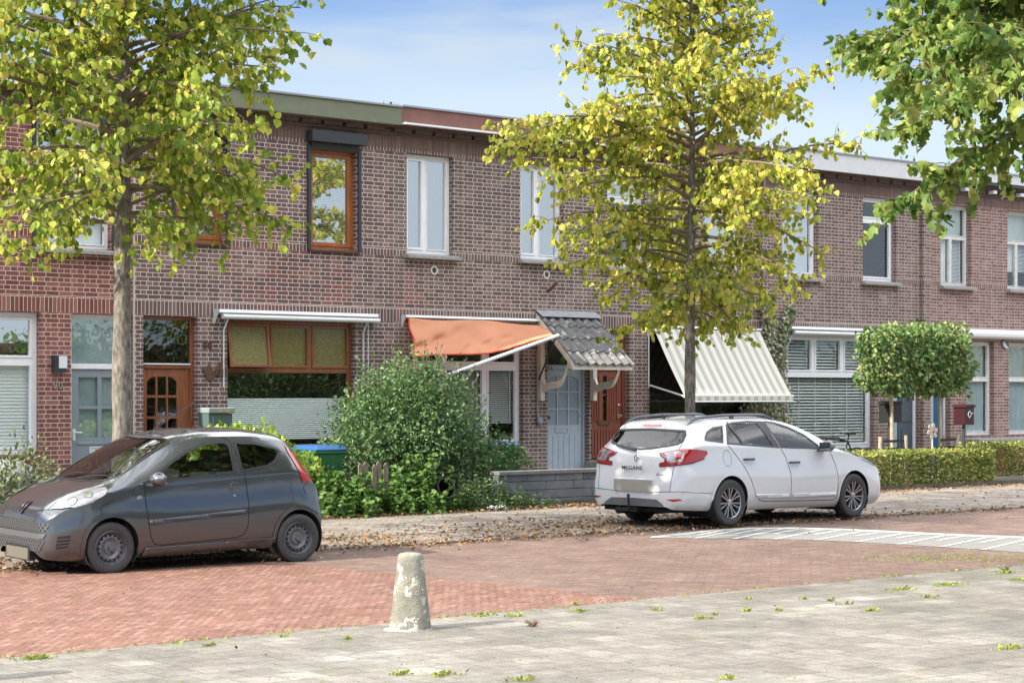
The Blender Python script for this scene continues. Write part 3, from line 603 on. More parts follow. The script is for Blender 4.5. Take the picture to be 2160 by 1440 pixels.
# ---------------------------------------------------------------- awnings
def cassette(root, x0, x1, z, m=None, h=.13, d=.14):
    q = MB(); q.prism([(FY-.003, z+h*.5), (FY-d, z+h*.5), (FY-d-.02, z+h*.1), (FY-d+.02, z), (FY-.003, z-.02)], x0, x1, lambda a, b_, t: (t, a, b_)); q.obj('cassette', m or M_['alu'], root, bevel=.008)
    for x in (x0-.02, x1+.001): q = MB(); q.prism([(FY-.003, z+h*.5), (FY-d-.03, z+h*.5), (FY-.02, z-.16), (FY-.003, z-.16)], x, x+.02, lambda a, b_, t: (t, a, b_)); q.obj('bracket', M_['alu'], root)
def roller(root, x0, x1, z, r=.04, y=-.17): q = MB(); q.tube([(x0, FY+y, z), (x1, FY+y, z)], r, 12); q.obj('front_bar', M_['alu'], root, smooth=True)
aB = thing('awning', 'closed white awning box above the wide window with the tilted-open sash', 'awning', (X(616), FY, 3.1), group='house front awnings')
xa, xb = X(452), X(787); cassette(aB, xa, xb, 3.11); roller(aB, xa+.05, xb+.0, 3.06)
q = MB(); x, _ = F(472, 700)
q.tube([(x+.02, FY-.12, 3.06), (x-.02, FY-.03, 2.85), (x-.02, FY-.03, 1.95)], .014, 8); q.tube([(xb-.2, FY-.12, 3.06), (xb-.22, FY-.03, 2.85), (xb-.22, FY-.03, 1.6)], .014, 8); q.tube([(xb-.12, FY-.03, 3.06), (xb-.12, FY-.03, 1.6)], .008, 6); q.obj('side_arm', M_['alu'], aB, smooth=True)
# orange one, hanging askew
aC = thing('awning', 'orange cloth awning hanging askew over the white window', 'awning', (X(990), FY, 3.1), group='house front awnings')
xa, xb = X(848), X(1142); cassette(aC, xa, xb, 3.13, h=.1, d=.1)
m_or = mat('faded_orange_cloth', (.8,.42,.25), .85, noise_=.08, nscale=2)
N, L = m_or.node_tree.nodes, m_or.node_tree.links; tr_ = N.new('ShaderNodeBsdfTranslucent'); tr_.inputs[0].default_value = (.95,.5,.29,1); mi_ = N.new('ShaderNodeMixShader'); mi_.inputs[0].default_value = .4; L.new(N['Principled BSDF'].outputs[0], mi_.inputs[1]); L.new(tr_.outputs[0], mi_.inputs[2]); L.new(mi_.outputs[0], N['Material Output'].inputs[0])
m_orr = mat('red_orange_hem', (.6,.06,.02), .8)
def cloth(fn, nu, nv):
    q = MB(); vs = [fn(i/nu, j/nv) for j in range(nv+1) for i in range(nu+1)]
    q.add(vs, [(j*(nu+1)+i, j*(nu+1)+i+1, (j+1)*(nu+1)+i+1, (j+1)*(nu+1)+i) for j in range(nv) for i in range(nu)]); return q
TL, TR = Vector((xa+.06, FY-.12, 3.13)), Vector((X(1140)-.02, FY-.12, 3.08))
BL, BR = Q(874, 752, 26.35), Q(1168, 709, 26.0)
def fo(u, v):
    a = TL.lerp(TR, u); b_ = BL.lerp(BR, u); b_.z -= .1*math.sin(math.pi*u)
    p = a.lerp(b_, v); w = math.sin(math.pi*min(v*1.2, 1))
    p.z -= .07*w; p.y += .075*math.sin(u*13+v*7.5+1)*w*(1-u*.4)+.04*math.sin(u*26-v*7)*w + .02*math.sin(u*51+v*9)*v
    p.z -= .02*math.sin(u*9+v*3)
    return p
cl = cloth(fo, 90, 24).obj('cloth', m_or, aC, smooth=True); s_ = cl.modifiers.new('s', 'SOLIDIFY'); s_.thickness = .004
q = MB(); q.tube([fo(u/60, 1)+Vector((0,-.006,0)) for u in range(61)], .013, 6); q.tube([fo(0, v/20)+Vector((-.004,-.004,0)) for v in range(21)], .012, 6); q.obj('hem', m_orr, cl, smooth=True)
q = MB(); q.tube([Q(935, 794, 26.2), Q(1178, 707, 25.98)], .032, 12); q.obj('front_bar', M_['alu'], aC, smooth=True)
q = MB(); q.tube([Q(1172, 712, 26.0), (X(1133), FY-.05, F(1133, 800)[1])], .016, 8); q.obj('side_arm', M_['dark'], aC, smooth=True)
q = MB(); x = X(1130); q.tube([(x, FY-.04, 2.6), (x, FY-.05, 1.5)], .011, 6); q.tube([(x, FY-.05, 1.5), (x+.02, FY-.07, 1.38)], .022, 8); q.lathe([(.06,0),(.075,.02),(.05,.05)], 14, Matrix.Translation((x+.06, FY-.03, F(1137,887)[1])) @ Matrix.Rotation(R(90), 4, 'X')); q.obj('crank_winder', M_['grey'], aC, smooth=True)
# striped one
aD = thing('awning', 'lowered cream awning with grey stripes above the dark window', 'awning', (X(1480), FY, 3.1), group='house front awnings')
xa, xb = X(1366), X(1597); cassette(aD, xa, xb, 3.08, h=.1, d=.1)
ms_ = bpy.data.materials.new('striped_cloth'); ms_.use_nodes = True; N, L = ms_.node_tree.nodes, ms_.node_tree.links; b = N['Principled BSDF']; b.inputs['Roughness'].default_value = .85
tcx = N.new('ShaderNodeUVMap'); tcx.uv_map = 'UVMap'; sx = N.new('ShaderNodeSeparateXYZ'); L.new(tcx.outputs[0], sx.inputs[0])
mu = N.new('ShaderNodeMath'); mu.operation = 'MULTIPLY'; mu.inputs[1].default_value = 13.5; L.new(sx.outputs[0], mu.inputs[0]); frn = N.new('ShaderNodeMath'); frn.operation = 'FRACT'; L.new(mu.outputs[0], frn.inputs[0])
rp = N.new('ShaderNodeValToRGB'); rp.color_ramp.interpolation = 'CONSTANT'; E_ = rp.color_ramp.elements; A_, B_, C_ = (.6,.58,.5,1), (.28,.27,.22,1), (.45,.44,.38,1)
E_[0].position = 0; E_[0].color = A_; E_[1].position = .5; E_[1].color = B_
for p, c in ((.57,C_),(.64,B_),(.71,C_),(.86,B_),(.93,A_)): e = E_.new(p); e.color = c
L.new(frn.outputs[0], rp.inputs[0]); L.new(rp.outputs[0], b.inputs['Base Color'])
tl, tr = Vector((xa+.05, FY-.12, 3.07)), Vector((xb-.05, FY-.12, 3.07)); yo = 26.02
bl = Q(1443, 833, yo); br = Q(1669, 833, yo); br.z = bl.z = (bl.z+br.z)/2
def fs_(u, v):
    p = tl.lerp(tr, u).lerp(bl.lerp(br, u), v); p.z -= .03*math.sin(math.pi*v); return p
def uvgrid(o, nu, nv):
    uv = o.data.uv_layers.new(name='UVMap'); 
    for l in o.data.loops: i = l.vertex_index; uv.data[l.index].uv = ((i % (nu+1))/nu, (i//(nu+1))/nv)
cl = cloth(fs_, 40, 10).obj('cloth', ms_, aD, smooth=True); uvgrid(cl, 40, 10)
def fv(u, v): p = bl.lerp(br, u)+Vector((0, -.045, -.0)); p.z -= .1*v; return p
q = cloth(fv, 40, 2).obj('valance', ms_, aD); uvgrid(q, 40, 2)
q = MB(); q.tube([bl+Vector((-.02,-.02,-.02)), br+Vector((.02,-.02,-.02))], .028, 10); q.tube([bl+Vector((-.02,-.05,-.12)), br+Vector((.02,-.05,-.12))], .014, 8); q.obj('front_bar', M_['alu'], aD, smooth=True)
for p, x in ((bl, xa), (br, xb)):
    q = MB(); z = F(1362, 812)[1]; q.tube([p+Vector((0,0,-.02)), (x, FY-.05, z)], .018, 8); q.tube([(x, FY-.03, 2.95), (x, FY-.03, z-.05)], .014, 8); q.obj('side_arm', M_['alu'], aD, smooth=True)
aE = thing('awning', 'closed white awning box above the shutter-blind window beside the ivy', 'awning', (X(1750), FY, 3.1), group='house front awnings')
xa, xb = X(1658), X(1846)+.15; cassette(aE, xa, xb, 3.13); roller(aE, xa+.05, xb, 3.07)
q = MB(); q.tube([(xa+.1, FY-.12, 3.06), (xa, FY-.03, 2.8), (xa, FY-.03, 1.5)], .014, 8); q.obj('side_arm', M_['alu'], aE, smooth=True)
aF = thing('awning', 'long smooth white awning box at the right edge of the houses', 'awning', (X(2080), FY, 3.2), group='house front awnings')
xa, xb = X(1951), 40.0; q = MB()
q.prism([(FY-.003, 3.26), (FY-.16, 3.26), (FY-.22, 3.18), (FY-.2, 3.1), (FY-.12, 3.06), (FY-.003, 3.06)], xa, xb, lambda a, b_, t: (t, a, b_)); q.obj('cassette', M_['white'], aF, bevel=.02)
# ---------------------------------------------------------------- tiled door canopy
can = thing('door_canopy', 'small grey tiled canopy on scrolled cream brackets over the pale blue door', 'canopy', (X(1200), FY, 2.3))
cx0, cx1 = X(1142), X(1262); zt = F(1200, 663)[1]; yf = FY-1.0; zb = Q(1265, 768, yf).z
ax0 = Q(1204, 768, yf).x; ax1 = Q(1322, 766, yf).x; cx0 = (cx0+ax0)/2; cx1 = (cx1+ax1)/2
m_tile = mat('lichened_roof_tiles', (.15,.145,.14), .85, noise_=.25, nscale=12, bump=.4)
nt = m_tile.node_tree; N, L = nt.nodes, nt.links; b = N['Principled BSDF']; src = b.inputs['Base Color'].links[0].from_socket
g = N.new('ShaderNodeNewGeometry'); n_ = N.new('ShaderNodeTexNoise'); n_.inputs['Scale'].default_value = 9; n_.inputs['Detail'].default_value = 5; L.new(g.outputs['Position'], n_.inputs[0]); cr_ = N.new('ShaderNodeMapRange'); cr_.inputs[1].default_value = .58; cr_.inputs[2].default_value = .66; L.new(n_.outputs['Fac'], cr_.inputs[0])
mi_ = N.new('ShaderNodeMix'); mi_.data_type = 'RGBA'; L.new(cr_.outputs[0], mi_.inputs['Factor']); L.new(src, mi_.inputs['A']); mi_.inputs['B'].default_value = (.42,.42,.38,1); L.new(mi_.outputs['Result'], b.inputs['Base Color'])
rows = 4; ncol = 7
rt = thing_tiles = None
q = MB(); W_ = cx1-cx0
sl = Vector((0, yf-FY, zb-zt)); sl_n = sl.normalized(); up_n = Vector((0, -sl_n.z, sl_n.y)); up_n = up_n if up_n.z > 0 else -up_n
for r_ in range(rows):
    v0, v1 = r_/rows-.015, (r_+1)/rows+.03; nu = ncol*8; vs = []
    for lift0, v in ((0, v0), (.028, v1), (.0, v1), (-.02, v0)):
        for i in range(nu+1):
            u = i/nu; ph = (u*ncol) % 1; w = .03*math.sin(2*math.pi*ph)+(.012 if ph > .8 else 0)+.004*math.sin(i*7.3+r_*5)
            p = Vector((cx0-.03+(W_+.06)*u, FY-.01, zt))+sl*v+up_n*(w+lift0+.012); vs.append(p)
    fs = []
    for k in range(3):
        for i in range(nu): a = k*(nu+1)+i; fs.append((a, a+1, a+nu+2, a+nu+1))
    q.add(vs, fs)
q.obj('tile', m_tile, can, smooth=True)
q = MB(); q.add([Vector((cx0-.05, FY-.004, zt+.06)), Vector((cx1+.03, FY-.004, zt+.06)), Vector((cx1+.03, FY-.2, zt-.06)), Vector((cx0-.05, FY-.2, zt-.06))], [(0,1,2,3)]); q.obj('lead_flashing', mat('lead', (.3,.31,.33), .5, noise_=.15, nscale=10), can)
q = MB()
for x in (cx0-.035, cx1-.005): q.prism([(FY-.003, zt+.0), (yf, zb+.02), (yf, zb-.1), (FY-.003, zt-.12)], x, x+.035, lambda a, b_, t: (t, a, b_))
q.box(cx0+.001, cx1-.006, yf-.0, yf+.03, zb-.1, zb-.0)
q.obj('barge_board', M_['cream'], can, bevel=.004)
q = MB(); q.add([Vector((cx0, FY-.01, zt-.05)), Vector((cx1, FY-.01, zt-.05)), Vector((cx1, yf+.03, zb-.04)), Vector((cx0, yf+.03, zb-.04))], [(0,1,2,3)]); q.obj('board_ceiling', M_['cream'], can)
zl = F(1153, 845)[1]
for x in (cx0-.0, cx1-.1):
    q = MB(); q.box(x, x+.09, FY-.1, FY-.003, zl, zt-.1)
    arc = [(FY-.1, zl+.12)]
    for i in range(11):
        t = i/10*math.pi/2; arc.append((FY-.12-.62*math.sin(t)*1.0, zl+.16+.42*(1-math.cos(t))+.03*math.sin(t*6)))
    top = [(y-.05, z+.13) for y, z in arc[1:]]; poly = arc+[(yf+.05, zb-.11), (yf+.12, zb-.02)]+top[::-1]+[(FY-.1, zl+.42)]
    q.prism(poly, x+.015, x+.075, lambda a, b_, t: (t, a, b_)); q.obj('scroll_bracket', M_['cream'], can, bevel=.004)
tag(digits('86', X(1153), FY-.106, F(1153, 782)[1], .14, M_['grey'], can), None)
# ---------------------------------------------------------------- things on the fronts
x, z = F(122, 768); wlm = thing('wall_lamp', 'dark box wall lamp with white glass on the red brick pier', 'lamp', (x, FY, z))
q = MB(); q.box(x-.11, x+.08, FY-.13, FY-.003, z-.13, z+.13); q.obj('lamp_housing', M_['dark'], wlm, bevel=.005)
q = MB(); q.box(x-.05, x+.078, FY-.145, FY-.131, z-.06, z+.12); q.obj('lamp_glass', mat('opal_glass', (.75,.78,.85), .2), wlm)
# butterfly and bird ornaments
def wing(q, x, z, pts, m=1, y=FY-.03, th=.015): q.prism([(x+m*a, z+b_) for a, b_ in pts], y, y+th, lambda a, b_, d: (a, d, b_))
x, z = F(455, 778); bf = thing('wall_butterfly', 'rusty iron butterfly on the wall under number 88', 'ornament', (x, FY, z))
q = MB(); wing(q, x, z, [(0,-.1),(.16,.06),(.2,.2),(.12,.14),(.02,.06),(-.02,-.02)]); wing(q, x, z, [(0,-.1),(.12,-.12),(.2,-.06),(.2,.0),(.16,.04)], y=FY-.04); q.obj('wing', M_['rust'], bf)
q = MB(); wing(q, x, z, [(-.01,-.08),(-.12,.06),(-.27,.02),(-.2,-.08),(-.18,-.16),(-.08,-.2)]); q.obj('wing', M_['rust'], bf)
q = MB(); q.tube([(x-.03, FY-.05, z-.1), (x+.0, FY-.05, z+.0), (x+.03, FY-.05, z+.12)], [.012,.02,.006], 8); q.tube([(x+.0, FY-.01, z-.02), (x, FY-.05, z-.02)], .012, 6); q.obj('body', M_['rust'], bf)
x, z = F(2115, 722); bf = thing('wall_bird', 'small blue and white bird ornament on the brick pier between the sash windows', 'ornament', (x, FY, z))
q = MB(); wing(q, x, z, [(-.02,0),(.02,.02),(.04,.14),(0,.24),(-.04,.12)]); q.obj('wing', mat('blue_glaze', (.05,.1,.2), .3), bf)
q = MB(); wing(q, x, z, [(-.06,.02),(.0,.0),(.1,-.08),(.14,-.14),(.04,-.13),(-.04,-.08)], y=FY-.05); q.tube([(x, FY-.001, z-.03), (x, FY-.05, z-.03)], .01, 6); q.obj('body', mat('white_glaze', (.5,.6,.68), .25), bf)
# metal scroll with bell
x, z = F(2046, 772); bl_ = thing('wall_bell', 'rusty bell on a scrolled iron bracket beside the right sash window', 'bell', (x, FY, z))
q = MB(); q.tube([(x-.2, FY-.01, z+.06)]+[(x-.2+.2*i/12, FY-.12, z+.06+.05*math.sin(i*.9)) for i in range(13)], .009, 6); q.tube([(x-.2+.05*math.cos(t*.6), FY-.1, z+.1+.05*math.sin(t*.6)) for t in range(12)], .007, 6); q.obj('bracket', M_['rust'], bl_)
q = MB(); q.lathe([(.01,.1),(.03,.08),(.05,.03),(.08,-.01),(.075,-.012),(.03,.0)], 16, Matrix.Translation((x+.02, FY-.12, z-.03))); q.tube([(x+.02, FY-.12, z+.07), (x+.02, FY-.12, z-.16)], .005, 5); q.obj('bell', M_['rust'], bl_, smooth=True)
# pinwheel flower on the door side
P0 = Q(1968, 909, 25.6); pw = thing('pinwheel', 'cream pinwheel with red centre on a stick behind the hedge', 'pinwheel', (P0.x, P0.y, 0.12))
m_pw = mat('cream_vane', (.62,.6,.52), .5)
for k in range(6):
    t = k*math.pi/3; q = MB(); poly = [(0,0)]+[(.15*math.cos(t+a)*s_, .15*math.sin(t+a)*s_) for a, s_ in ((-.25,.75),(0,1.05),(.3,1.1),(.55,.9),(.7,.5))]
    q.prism([(P0.x+a, P0.z+b_) for a, b_ in poly], P0.y, P0.y+.004+.01, lambda a, b_, d: (a, d+.01*math.sin(k), b_)); q.obj('vane', m_pw, pw)
q = MB(); q.lathe([(.035,0),(.03,.02),(.01,.03)], 12, Matrix.Translation(P0) @ Matrix.Rotation(R(90), 4, 'X')); q.obj('hub', mat('red_plastic', (.5,.03,.02), .3), pw)
q = MB(); q.tube([(P0.x, P0.y+.02, .12), (P0.x, P0.y+.02, P0.z)], .01, 6); q.obj('stick', M_['cream'], pw)
def mailbox(label, p, w, h, m, deco=False, stand=True):
    r = thing('mailbox', label, 'mailbox', (p.x, p.y, p.z-h/2)); x, y, z = p; d = .14
    q = MB(); q.box(x-w/2, x+w/2, y-d, y+d, z-h/2, z+h/2-.06); q.obj('body', m, r, bevel=.008)
    q = MB(); q.prism([(-w/2-.04, h/2-.06), (w/2+.04, h/2-.06), (w/2-.02, h/2), (-w/2+.02, h/2)], y-d-.03, y+d+.03, lambda a, b_, t: (x+a, t, z+b_)); q.obj('lid', m, r, bevel=.005)
    q = MB(); q.lathe([(.01,0),(.025,.01),(.025,.03),(.01,.05),(.02,.07),(.008,.09)], 10, Matrix.Translation((x, y, z+h/2))); q.obj('finial', M_['rust'], r, smooth=True)
    if stand: q = MB(); q.tube([(x, y, .12), (x, y, z-h/2)], .03, 8); q.obj('post', M_['dark'], r)
    q = MB(); q.box(x-w*.35, x+w*.35, y-d-.006, y-d-.001, z+h*.18, z+h*.24); q.obj('slot', M_['dark'], r)
    if deco:
        q = MB()
        for a in ((0,.05,.06,.1),(.06,.1,.1,.02),(.1,.02,.04,-.05),(.04,-.05,0,.0),(0,0,0,.05)): q.tube([(x+.0+a[0]-.05, y-d-.008, z-.02+a[1]), (x+a[2]-.05, y-d-.008, z-.02+a[3])], .008, 5)
        q.obj('emblem', M_['alu'], r); q = MB(); q.box(x+.05, x+.12, y-d-.008, y-d-.002, z+.02, z+.04); q.obj('name_plate', M_['alu'], r)
mailbox('black mailbox behind the left pruned tree', Q(1877, 868, 25.2), .34, .42, M_['black'])
mailbox('maroon mailbox with a white emblem, right of the pinwheel', Q(2033, 874, 25.4), .32, .42, mat('maroon_paint', (.045,.012,.014), .35), deco=True)
p = Q(454, 884, 26.0); r = thing('parcel_bin', 'grey-green letter bin with yellow labels left of the wide window', 'letter bin', (p.x, p.y, .12)); m_gg = mat('grey_green_plastic', (.08,.13,.12), .45)
q = MB(); hh_ = Q(454, 862, 26).z
q.prism([(p.x-.19, .12), (p.x+.19, .12), (p.x+.21, hh_-.07), (p.x-.21, hh_-.07)], p.y-.15, p.y+.15, lambda a, b_, t: (a, t, b_))
q.box(p.x-.14, p.x-.12, p.y-.165, p.y-.151, .3, hh_-.1); q.box(p.x+.02, p.x+.04, p.y-.165, p.y-.151, .3, hh_-.1); q.obj('body', m_gg, r, bevel=.01)
q = MB(); q.box(p.x-.23, p.x+.23, p.y-.19, p.y+.17, hh_-.065, hh_+.02); q.obj('lid', mat('pale_grey_plastic', (.24,.28,.28), .45), r, bevel=.015)
q = MB(); q.box(p.x-.05, p.x-.0, p.y-.197, p.y-.191, hh_-.05, hh_-.02); q.box(p.x+.07, p.x+.13, p.y-.197, p.y-.191, hh_-.05, hh_-.02); q.obj('sticker', m_sticker, r)
# wheelie bins
def bin_(label, x, y, ztop, lidm, bodym):
    r = thing('wheelie_bin', label, 'wheelie bin', (x, y, .12), group='green wheelie bins with blue lids'); h = ztop-.12
    def ring(w, d, z): return [(x-w, y-d, z), (x+w, y-d, z), (x+w, y+d, z), (x-w, y+d, z)]
    q = MB(); q.add(ring(.2,.22,.12)+ring(.28,.32,.12+h*.86), [(0,3,2,1),(4,5,6,7),(0,1,5,4),(1,2,6,5),(2,3,7,6),(3,0,4,7)])
    q.add(ring(.3,.34,.12+h*.86)+ring(.3,.34,.12+h*.92), [(0,3,2,1),(4,5,6,7),(0,1,5,4),(1,2,6,5),(2,3,7,6),(3,0,4,7)]); q.obj('body', bodym, r, bevel=.015)
    q = MB(); q.add(ring(.31,.36,.121+h*.92)+ring(.25,.3,.12+h), [(0,3,2,1),(4,5,6,7),(0,1,5,4),(1,2,6,5),(2,3,7,6),(3,0,4,7)]); q.obj('lid', lidm, r, bevel=.02)
    q = MB(); q.tube([(x-.24, y+.38, .12+h*.9), (x+.24, y+.38, .12+h*.9)], .018, 8); q.obj('handle', bodym, r)
    for s_ in (-1, 1): q = MB(); q.lathe([(.02,-.025),(.1,-.025),(.1,.025),(.02,.025)], 18, Matrix.Translation((x+s_*.24, y+.24, .22)) @ Matrix.Rotation(R(90), 4, 'Y')); q.obj('wheel', M_['black'], r)
m_bg = mat('green_bin_plastic', (.025,.13,.05), .45, noise_=.1); m_bb = mat('blue_lid_plastic', (.03,.11,.3), .4)
p = Q(672, 938, 25.3); bin_('green wheelie bin with a blue lid between the laurel and the big bush', p.x, 25.3, p.z, m_bb, m_bg)
p = Q(1040, 930, 25.7); bin_('green wheelie bin with a blue lid half hidden right behind the big bush', p.x, 25.7, p.z, m_bb, m_bg)
# ---------------------------------------------------------------- garden wall of stacked blocks
wx0, wx1 = Q(1052, 1000, 24.25).x, Q(1350, 1000, 24.25).x
gw = thing('garden_wall', 'low wall of blue-grey concrete blocks with a cap in front of the pale blue door', 'wall', ((wx0+wx1)/2, 24.35, .03))
m_blk = mat('blue_grey_block', (.135,.15,.165), .85, noise_=.25, nscale=5, bump=.4); mats_b = [m_blk, mat('slate_block', (.105,.12,.135), .85, noise_=.25, nscale=6, bump=.4)]
ztop = Q(1200, 992, 24.25).z; hb = (ztop-.04)/4
random.seed(8); qs = [MB(), MB()]
for r_ in range(4):
    x = wx0-(r_ % 2)*.3-.1*r_
    while x < wx1:
        L_ = .6; a0 = max(x, wx0); a1 = min(x+L_-.008, wx1)
        if a1-a0 > .05: qs[random.random() > .6].box(a0, a1, 24.25+rnd(-.004, .004), 24.4, .03+r_*hb, .03+(r_+1)*hb-.007)
        x += L_
for q, m in zip(qs, mats_b): q.obj('block', m, gw, bevel=.006)
q = MB(); q.box(wx0-.02, wx1+.02, 24.21, 24.45, ztop-.04, ztop+.02); q.obj('cap', mat('cap_stone', (.17,.17,.165), .8, noise_=.2, nscale=8), gw, bevel=.008)
q = MB(); q.box(X(1247)-.15, X(1330)+.3, FY-.5, FY-.004, .12, .62); q.obj('door_step', M_['stone'], hD.r, bevel=.01)
q = MB(); q.box(X(1155)-.1, X(1242)+.05, FY-.5, FY-.004, .12, .4); q.obj('door_step', M_['stone'], hC.r, bevel=.01)
q = MB(); q.box(9, 20, FY-.5, FY-.004, .12, .18)
# picket fence remains
m_pick = mat('weathered_picket', (.2,.165,.12), .9, noise_=.3, nscale=20, bump=.4)
pf = thing('picket_fence', 'weathered wooden picket fence remnant in the nettles before the big bush', 'fence', (Q(785,1050,24.3).x, 24.3, .03))
for px, dz in ((760,.0),(772,.02),(791,-.02),(798,.03),(812,0)):
    q = MB(); x = Q(px, 1050, 24.3).x; zt_ = Q(px, 976, 24.3).z+dz; q.prism([(x-.04,.03),(x+.04,.03),(x+.04,zt_-.04),(x+.015,zt_),(x-.015,zt_),(x-.04,zt_-.04)], 24.28, 24.3, lambda a, b_, t: (a+.02*math.sin(px)*(b_), t, b_)); q.obj('picket', m_pick, pf)
q = MB(); q.box(Q(745,1000,24.3).x, Q(830,1000,24.3).x, 24.301, 24.33, .45, .52); q.obj('rail', m_pick, pf)
# grey covered bicycle at the far left garden
m_cov = mat('grey_tarpaulin', (.36,.37,.39), .5, noise_=.1)
def fcov(u, v):
    a, b_ = Q(-60, 1000, 25.4).x, Q(138, 1000, 25.4).x; x = a+(b_-a)*u; hgt = (.95*math.sin(math.pi*min(1, u*.9+.12))**.6)*(1-.25*u)+.03*noise.noise(Vector((u*6, v*5, 0)))
    t = (v-.5)*2; y = 25.4+.45*t*(1+.1*math.sin(u*20)); z = .1+hgt*(1-abs(t)**2.2)+.04*noise.noise(Vector((u*9, v*7, 4))); return Vector((x, y, z))
q = cloth(fcov, 40, 24).obj('covered_bicycle', m_cov, None, smooth=True); tag(q, 'grey tarpaulin over a bicycle behind the left dark shrub', 'tarpaulin')
# handlebar of a bicycle behind the white car
p = Q(1738, 925, 25.6); bk = thing('bicycle', 'black bicycle parked behind the white estate car', 'bicycle', (p.x, 25.6, .12))
bx, by, bz = p.x, 25.6, p.z
for s_ in (-1, 1):
    q = MB(); MMx = Matrix.Translation((bx+.45+s_*.52, by, .46)) @ Matrix.Rotation(R(90), 4, 'X')
    q.lathe([(.32,-.015),(.34,-.01),(.345,0),(.34,.01),(.32,.015),(.315,0)], 32, MMx, close=True)
    for k in range(12): t = k*math.pi/6; q.tube([MMx @ Vector((.02*math.cos(t),.02*math.sin(t),0)), MMx @ Vector((.32*math.cos(t),.32*math.sin(t),0))], .002, 4)
    q.obj('wheel', M_['black'], bk, smooth=True)
q = MB(); fr_ = {'h': (bx+.08, by, .98), 's': (bx+.7, by, .92), 'c': (bx+.5, by, .4), 'f': (bx-.07, by, .46), 'r': (bx+.97, by, .46), 'hb': (bx+.05, by, .85)}
for a, b_ in (('h','s'),('hb','c'),('s','c'),('s','r'),('c','r'),('h','f')): q.tube([fr_[a], fr_[b_]], .015, 8)
q.tube([fr_['s'], (bx+.73, by, 1.05)], .013, 6); q.obj('frame', M_['black'], bk, smooth=True)
q = MB(); q.tube([(bx+.08, by, .98), (bx+.06, by, bz-.02)], .015, 6); q.tube([(bx+.25, by-.3, bz-.03), (bx+.05, by-.28, bz+.03), (bx, by-.1, bz+.02), (bx, by+.1, bz+.02), (bx+.05, by+.28, bz+.03), (bx+.25, by+.3, bz-.03)], .016, 8); q.obj('handlebar', M_['black'], bk, smooth=True)
q = MB(); q.lathe([(.02,0),(.055,.02),(.06,.06),(.03,.1)], 12, Matrix.Translation((bx-.08, by, bz-.04)) @ Matrix.Rotation(R(-90), 4, 'Y')); q.obj('lamp', M_['black'], bk, smooth=True)
q = MB(); q.prism([(-.13,-.08),(.12,-.03),(.14,0),(.12,.03),(-.13,.08)], 1.05, 1.1, lambda a, b_, t: (bx+.73-a, by+b_, t)); q.obj('saddle', M_['black'], bk, bevel=.01)
# ---------------------------------------------------------------- bollards on the near pavement
m_con = mat('weathered_concrete', (.2,.19,.15), .9, noise_=.3, nscale=6, bump=1.0, bscale=60)
nt = m_con.node_tree; N, L = nt.nodes, nt.links; b = N['Principled BSDF']; src = b.inputs['Base Color'].links[0].from_socket
g = N.new('ShaderNodeNewGeometry'); n_ = N.new('ShaderNodeTexNoise'); n_.inputs['Scale'].default_value = 13; n_.inputs['Detail'].default_value = 6; L.new(g.outputs['Position'], n_.inputs[0]); cr_ = N.new('ShaderNodeMapRange'); cr_.inputs[1].default_value = .56; cr_.inputs[2].default_value = .6; L.new(n_.outputs['Fac'], cr_.inputs[0])
mi_ = N.new('ShaderNodeMix'); mi_.data_type = 'RGBA'; L.new(cr_.outputs[0], mi_.inputs['Factor']); L.new(src, mi_.inputs['A']); mi_.inputs['B'].default_value = (.42,.41,.35,1)
n5 = N.new('ShaderNodeTexVoronoi'); n5.inputs['Scale'].default_value = 45; L.new(g.outputs['Position'], n5.inputs['Vector']); c5 = N.new('ShaderNodeMapRange'); c5.inputs[1].default_value = .12; c5.inputs[2].default_value = .2; L.new(n5.outputs['Distance'], c5.inputs[0])
m6 = N.new('ShaderNodeMix'); m6.data_type = 'RGBA'; m6.inputs['A'].default_value = (.13,.12,.09,1); L.new(c5.outputs[0], m6.inputs['Factor']); L.new(mi_.outputs['Result'], m6.inputs['B']); L.new(m6.outputs['Result'], b.inputs['Base Color'])
def bollard(x, y, label):
    prof = [(.168,0),(.165,.03),(.16,.05)]
    for i in range(12): t = i/11; prof.append((.158-.058*t, .06+.49*t))
    prof += [(.097,.575),(.085,.59),(.05,.6),(.001,.602)]
    q = MB(); q.lathe(prof, 48); q.v = [(a*(1+.03*noise.noise(Vector((a*9, b_*9, c*9)))), b_*(1+.03*noise.noise(Vector((a*9+5, b_*9, c*9)))), c) for a, b_, c in q.v]
    o = q.obj('body', m_con, smooth=True, sharp=60); return o
def mk_bollard(x, y, label):
    r = thing('bollard', label, 'bollard', (x, y, .009), group='concrete bollards along the pavement edge')
    o = bollard(0, 0, ''); o.location = (0,0,0); attach(o, r); r['_loc'] = 1; o.matrix_parent_inverse = Matrix.Identity(4)
    q = MB(); q.lathe([(.19,0),(.185,.012),(.16,.018)], 20); q.v = [(a*(1+.15*math.sin(math.atan2(b_, a)*3)), b_*(1+.1*math.cos(math.atan2(b_, a)*2)), c) for a, b_, c in q.v]; f = q.obj('mortar_collar', M_['stone'], r); f.matrix_parent_inverse = Matrix.Identity(4)
    return r
mk_bollard(9.4, 12.44, 'lichen-spotted tapered concrete bollard at the edge of the near pavement')
p2 = Vector((-3.73*cT+12.65*sT, 12.65*cT+3.73*sT, 0)); mk_bollard(p2.x, p2.y, 'concrete bollard just outside the left side of the picture, casting a thin shadow')
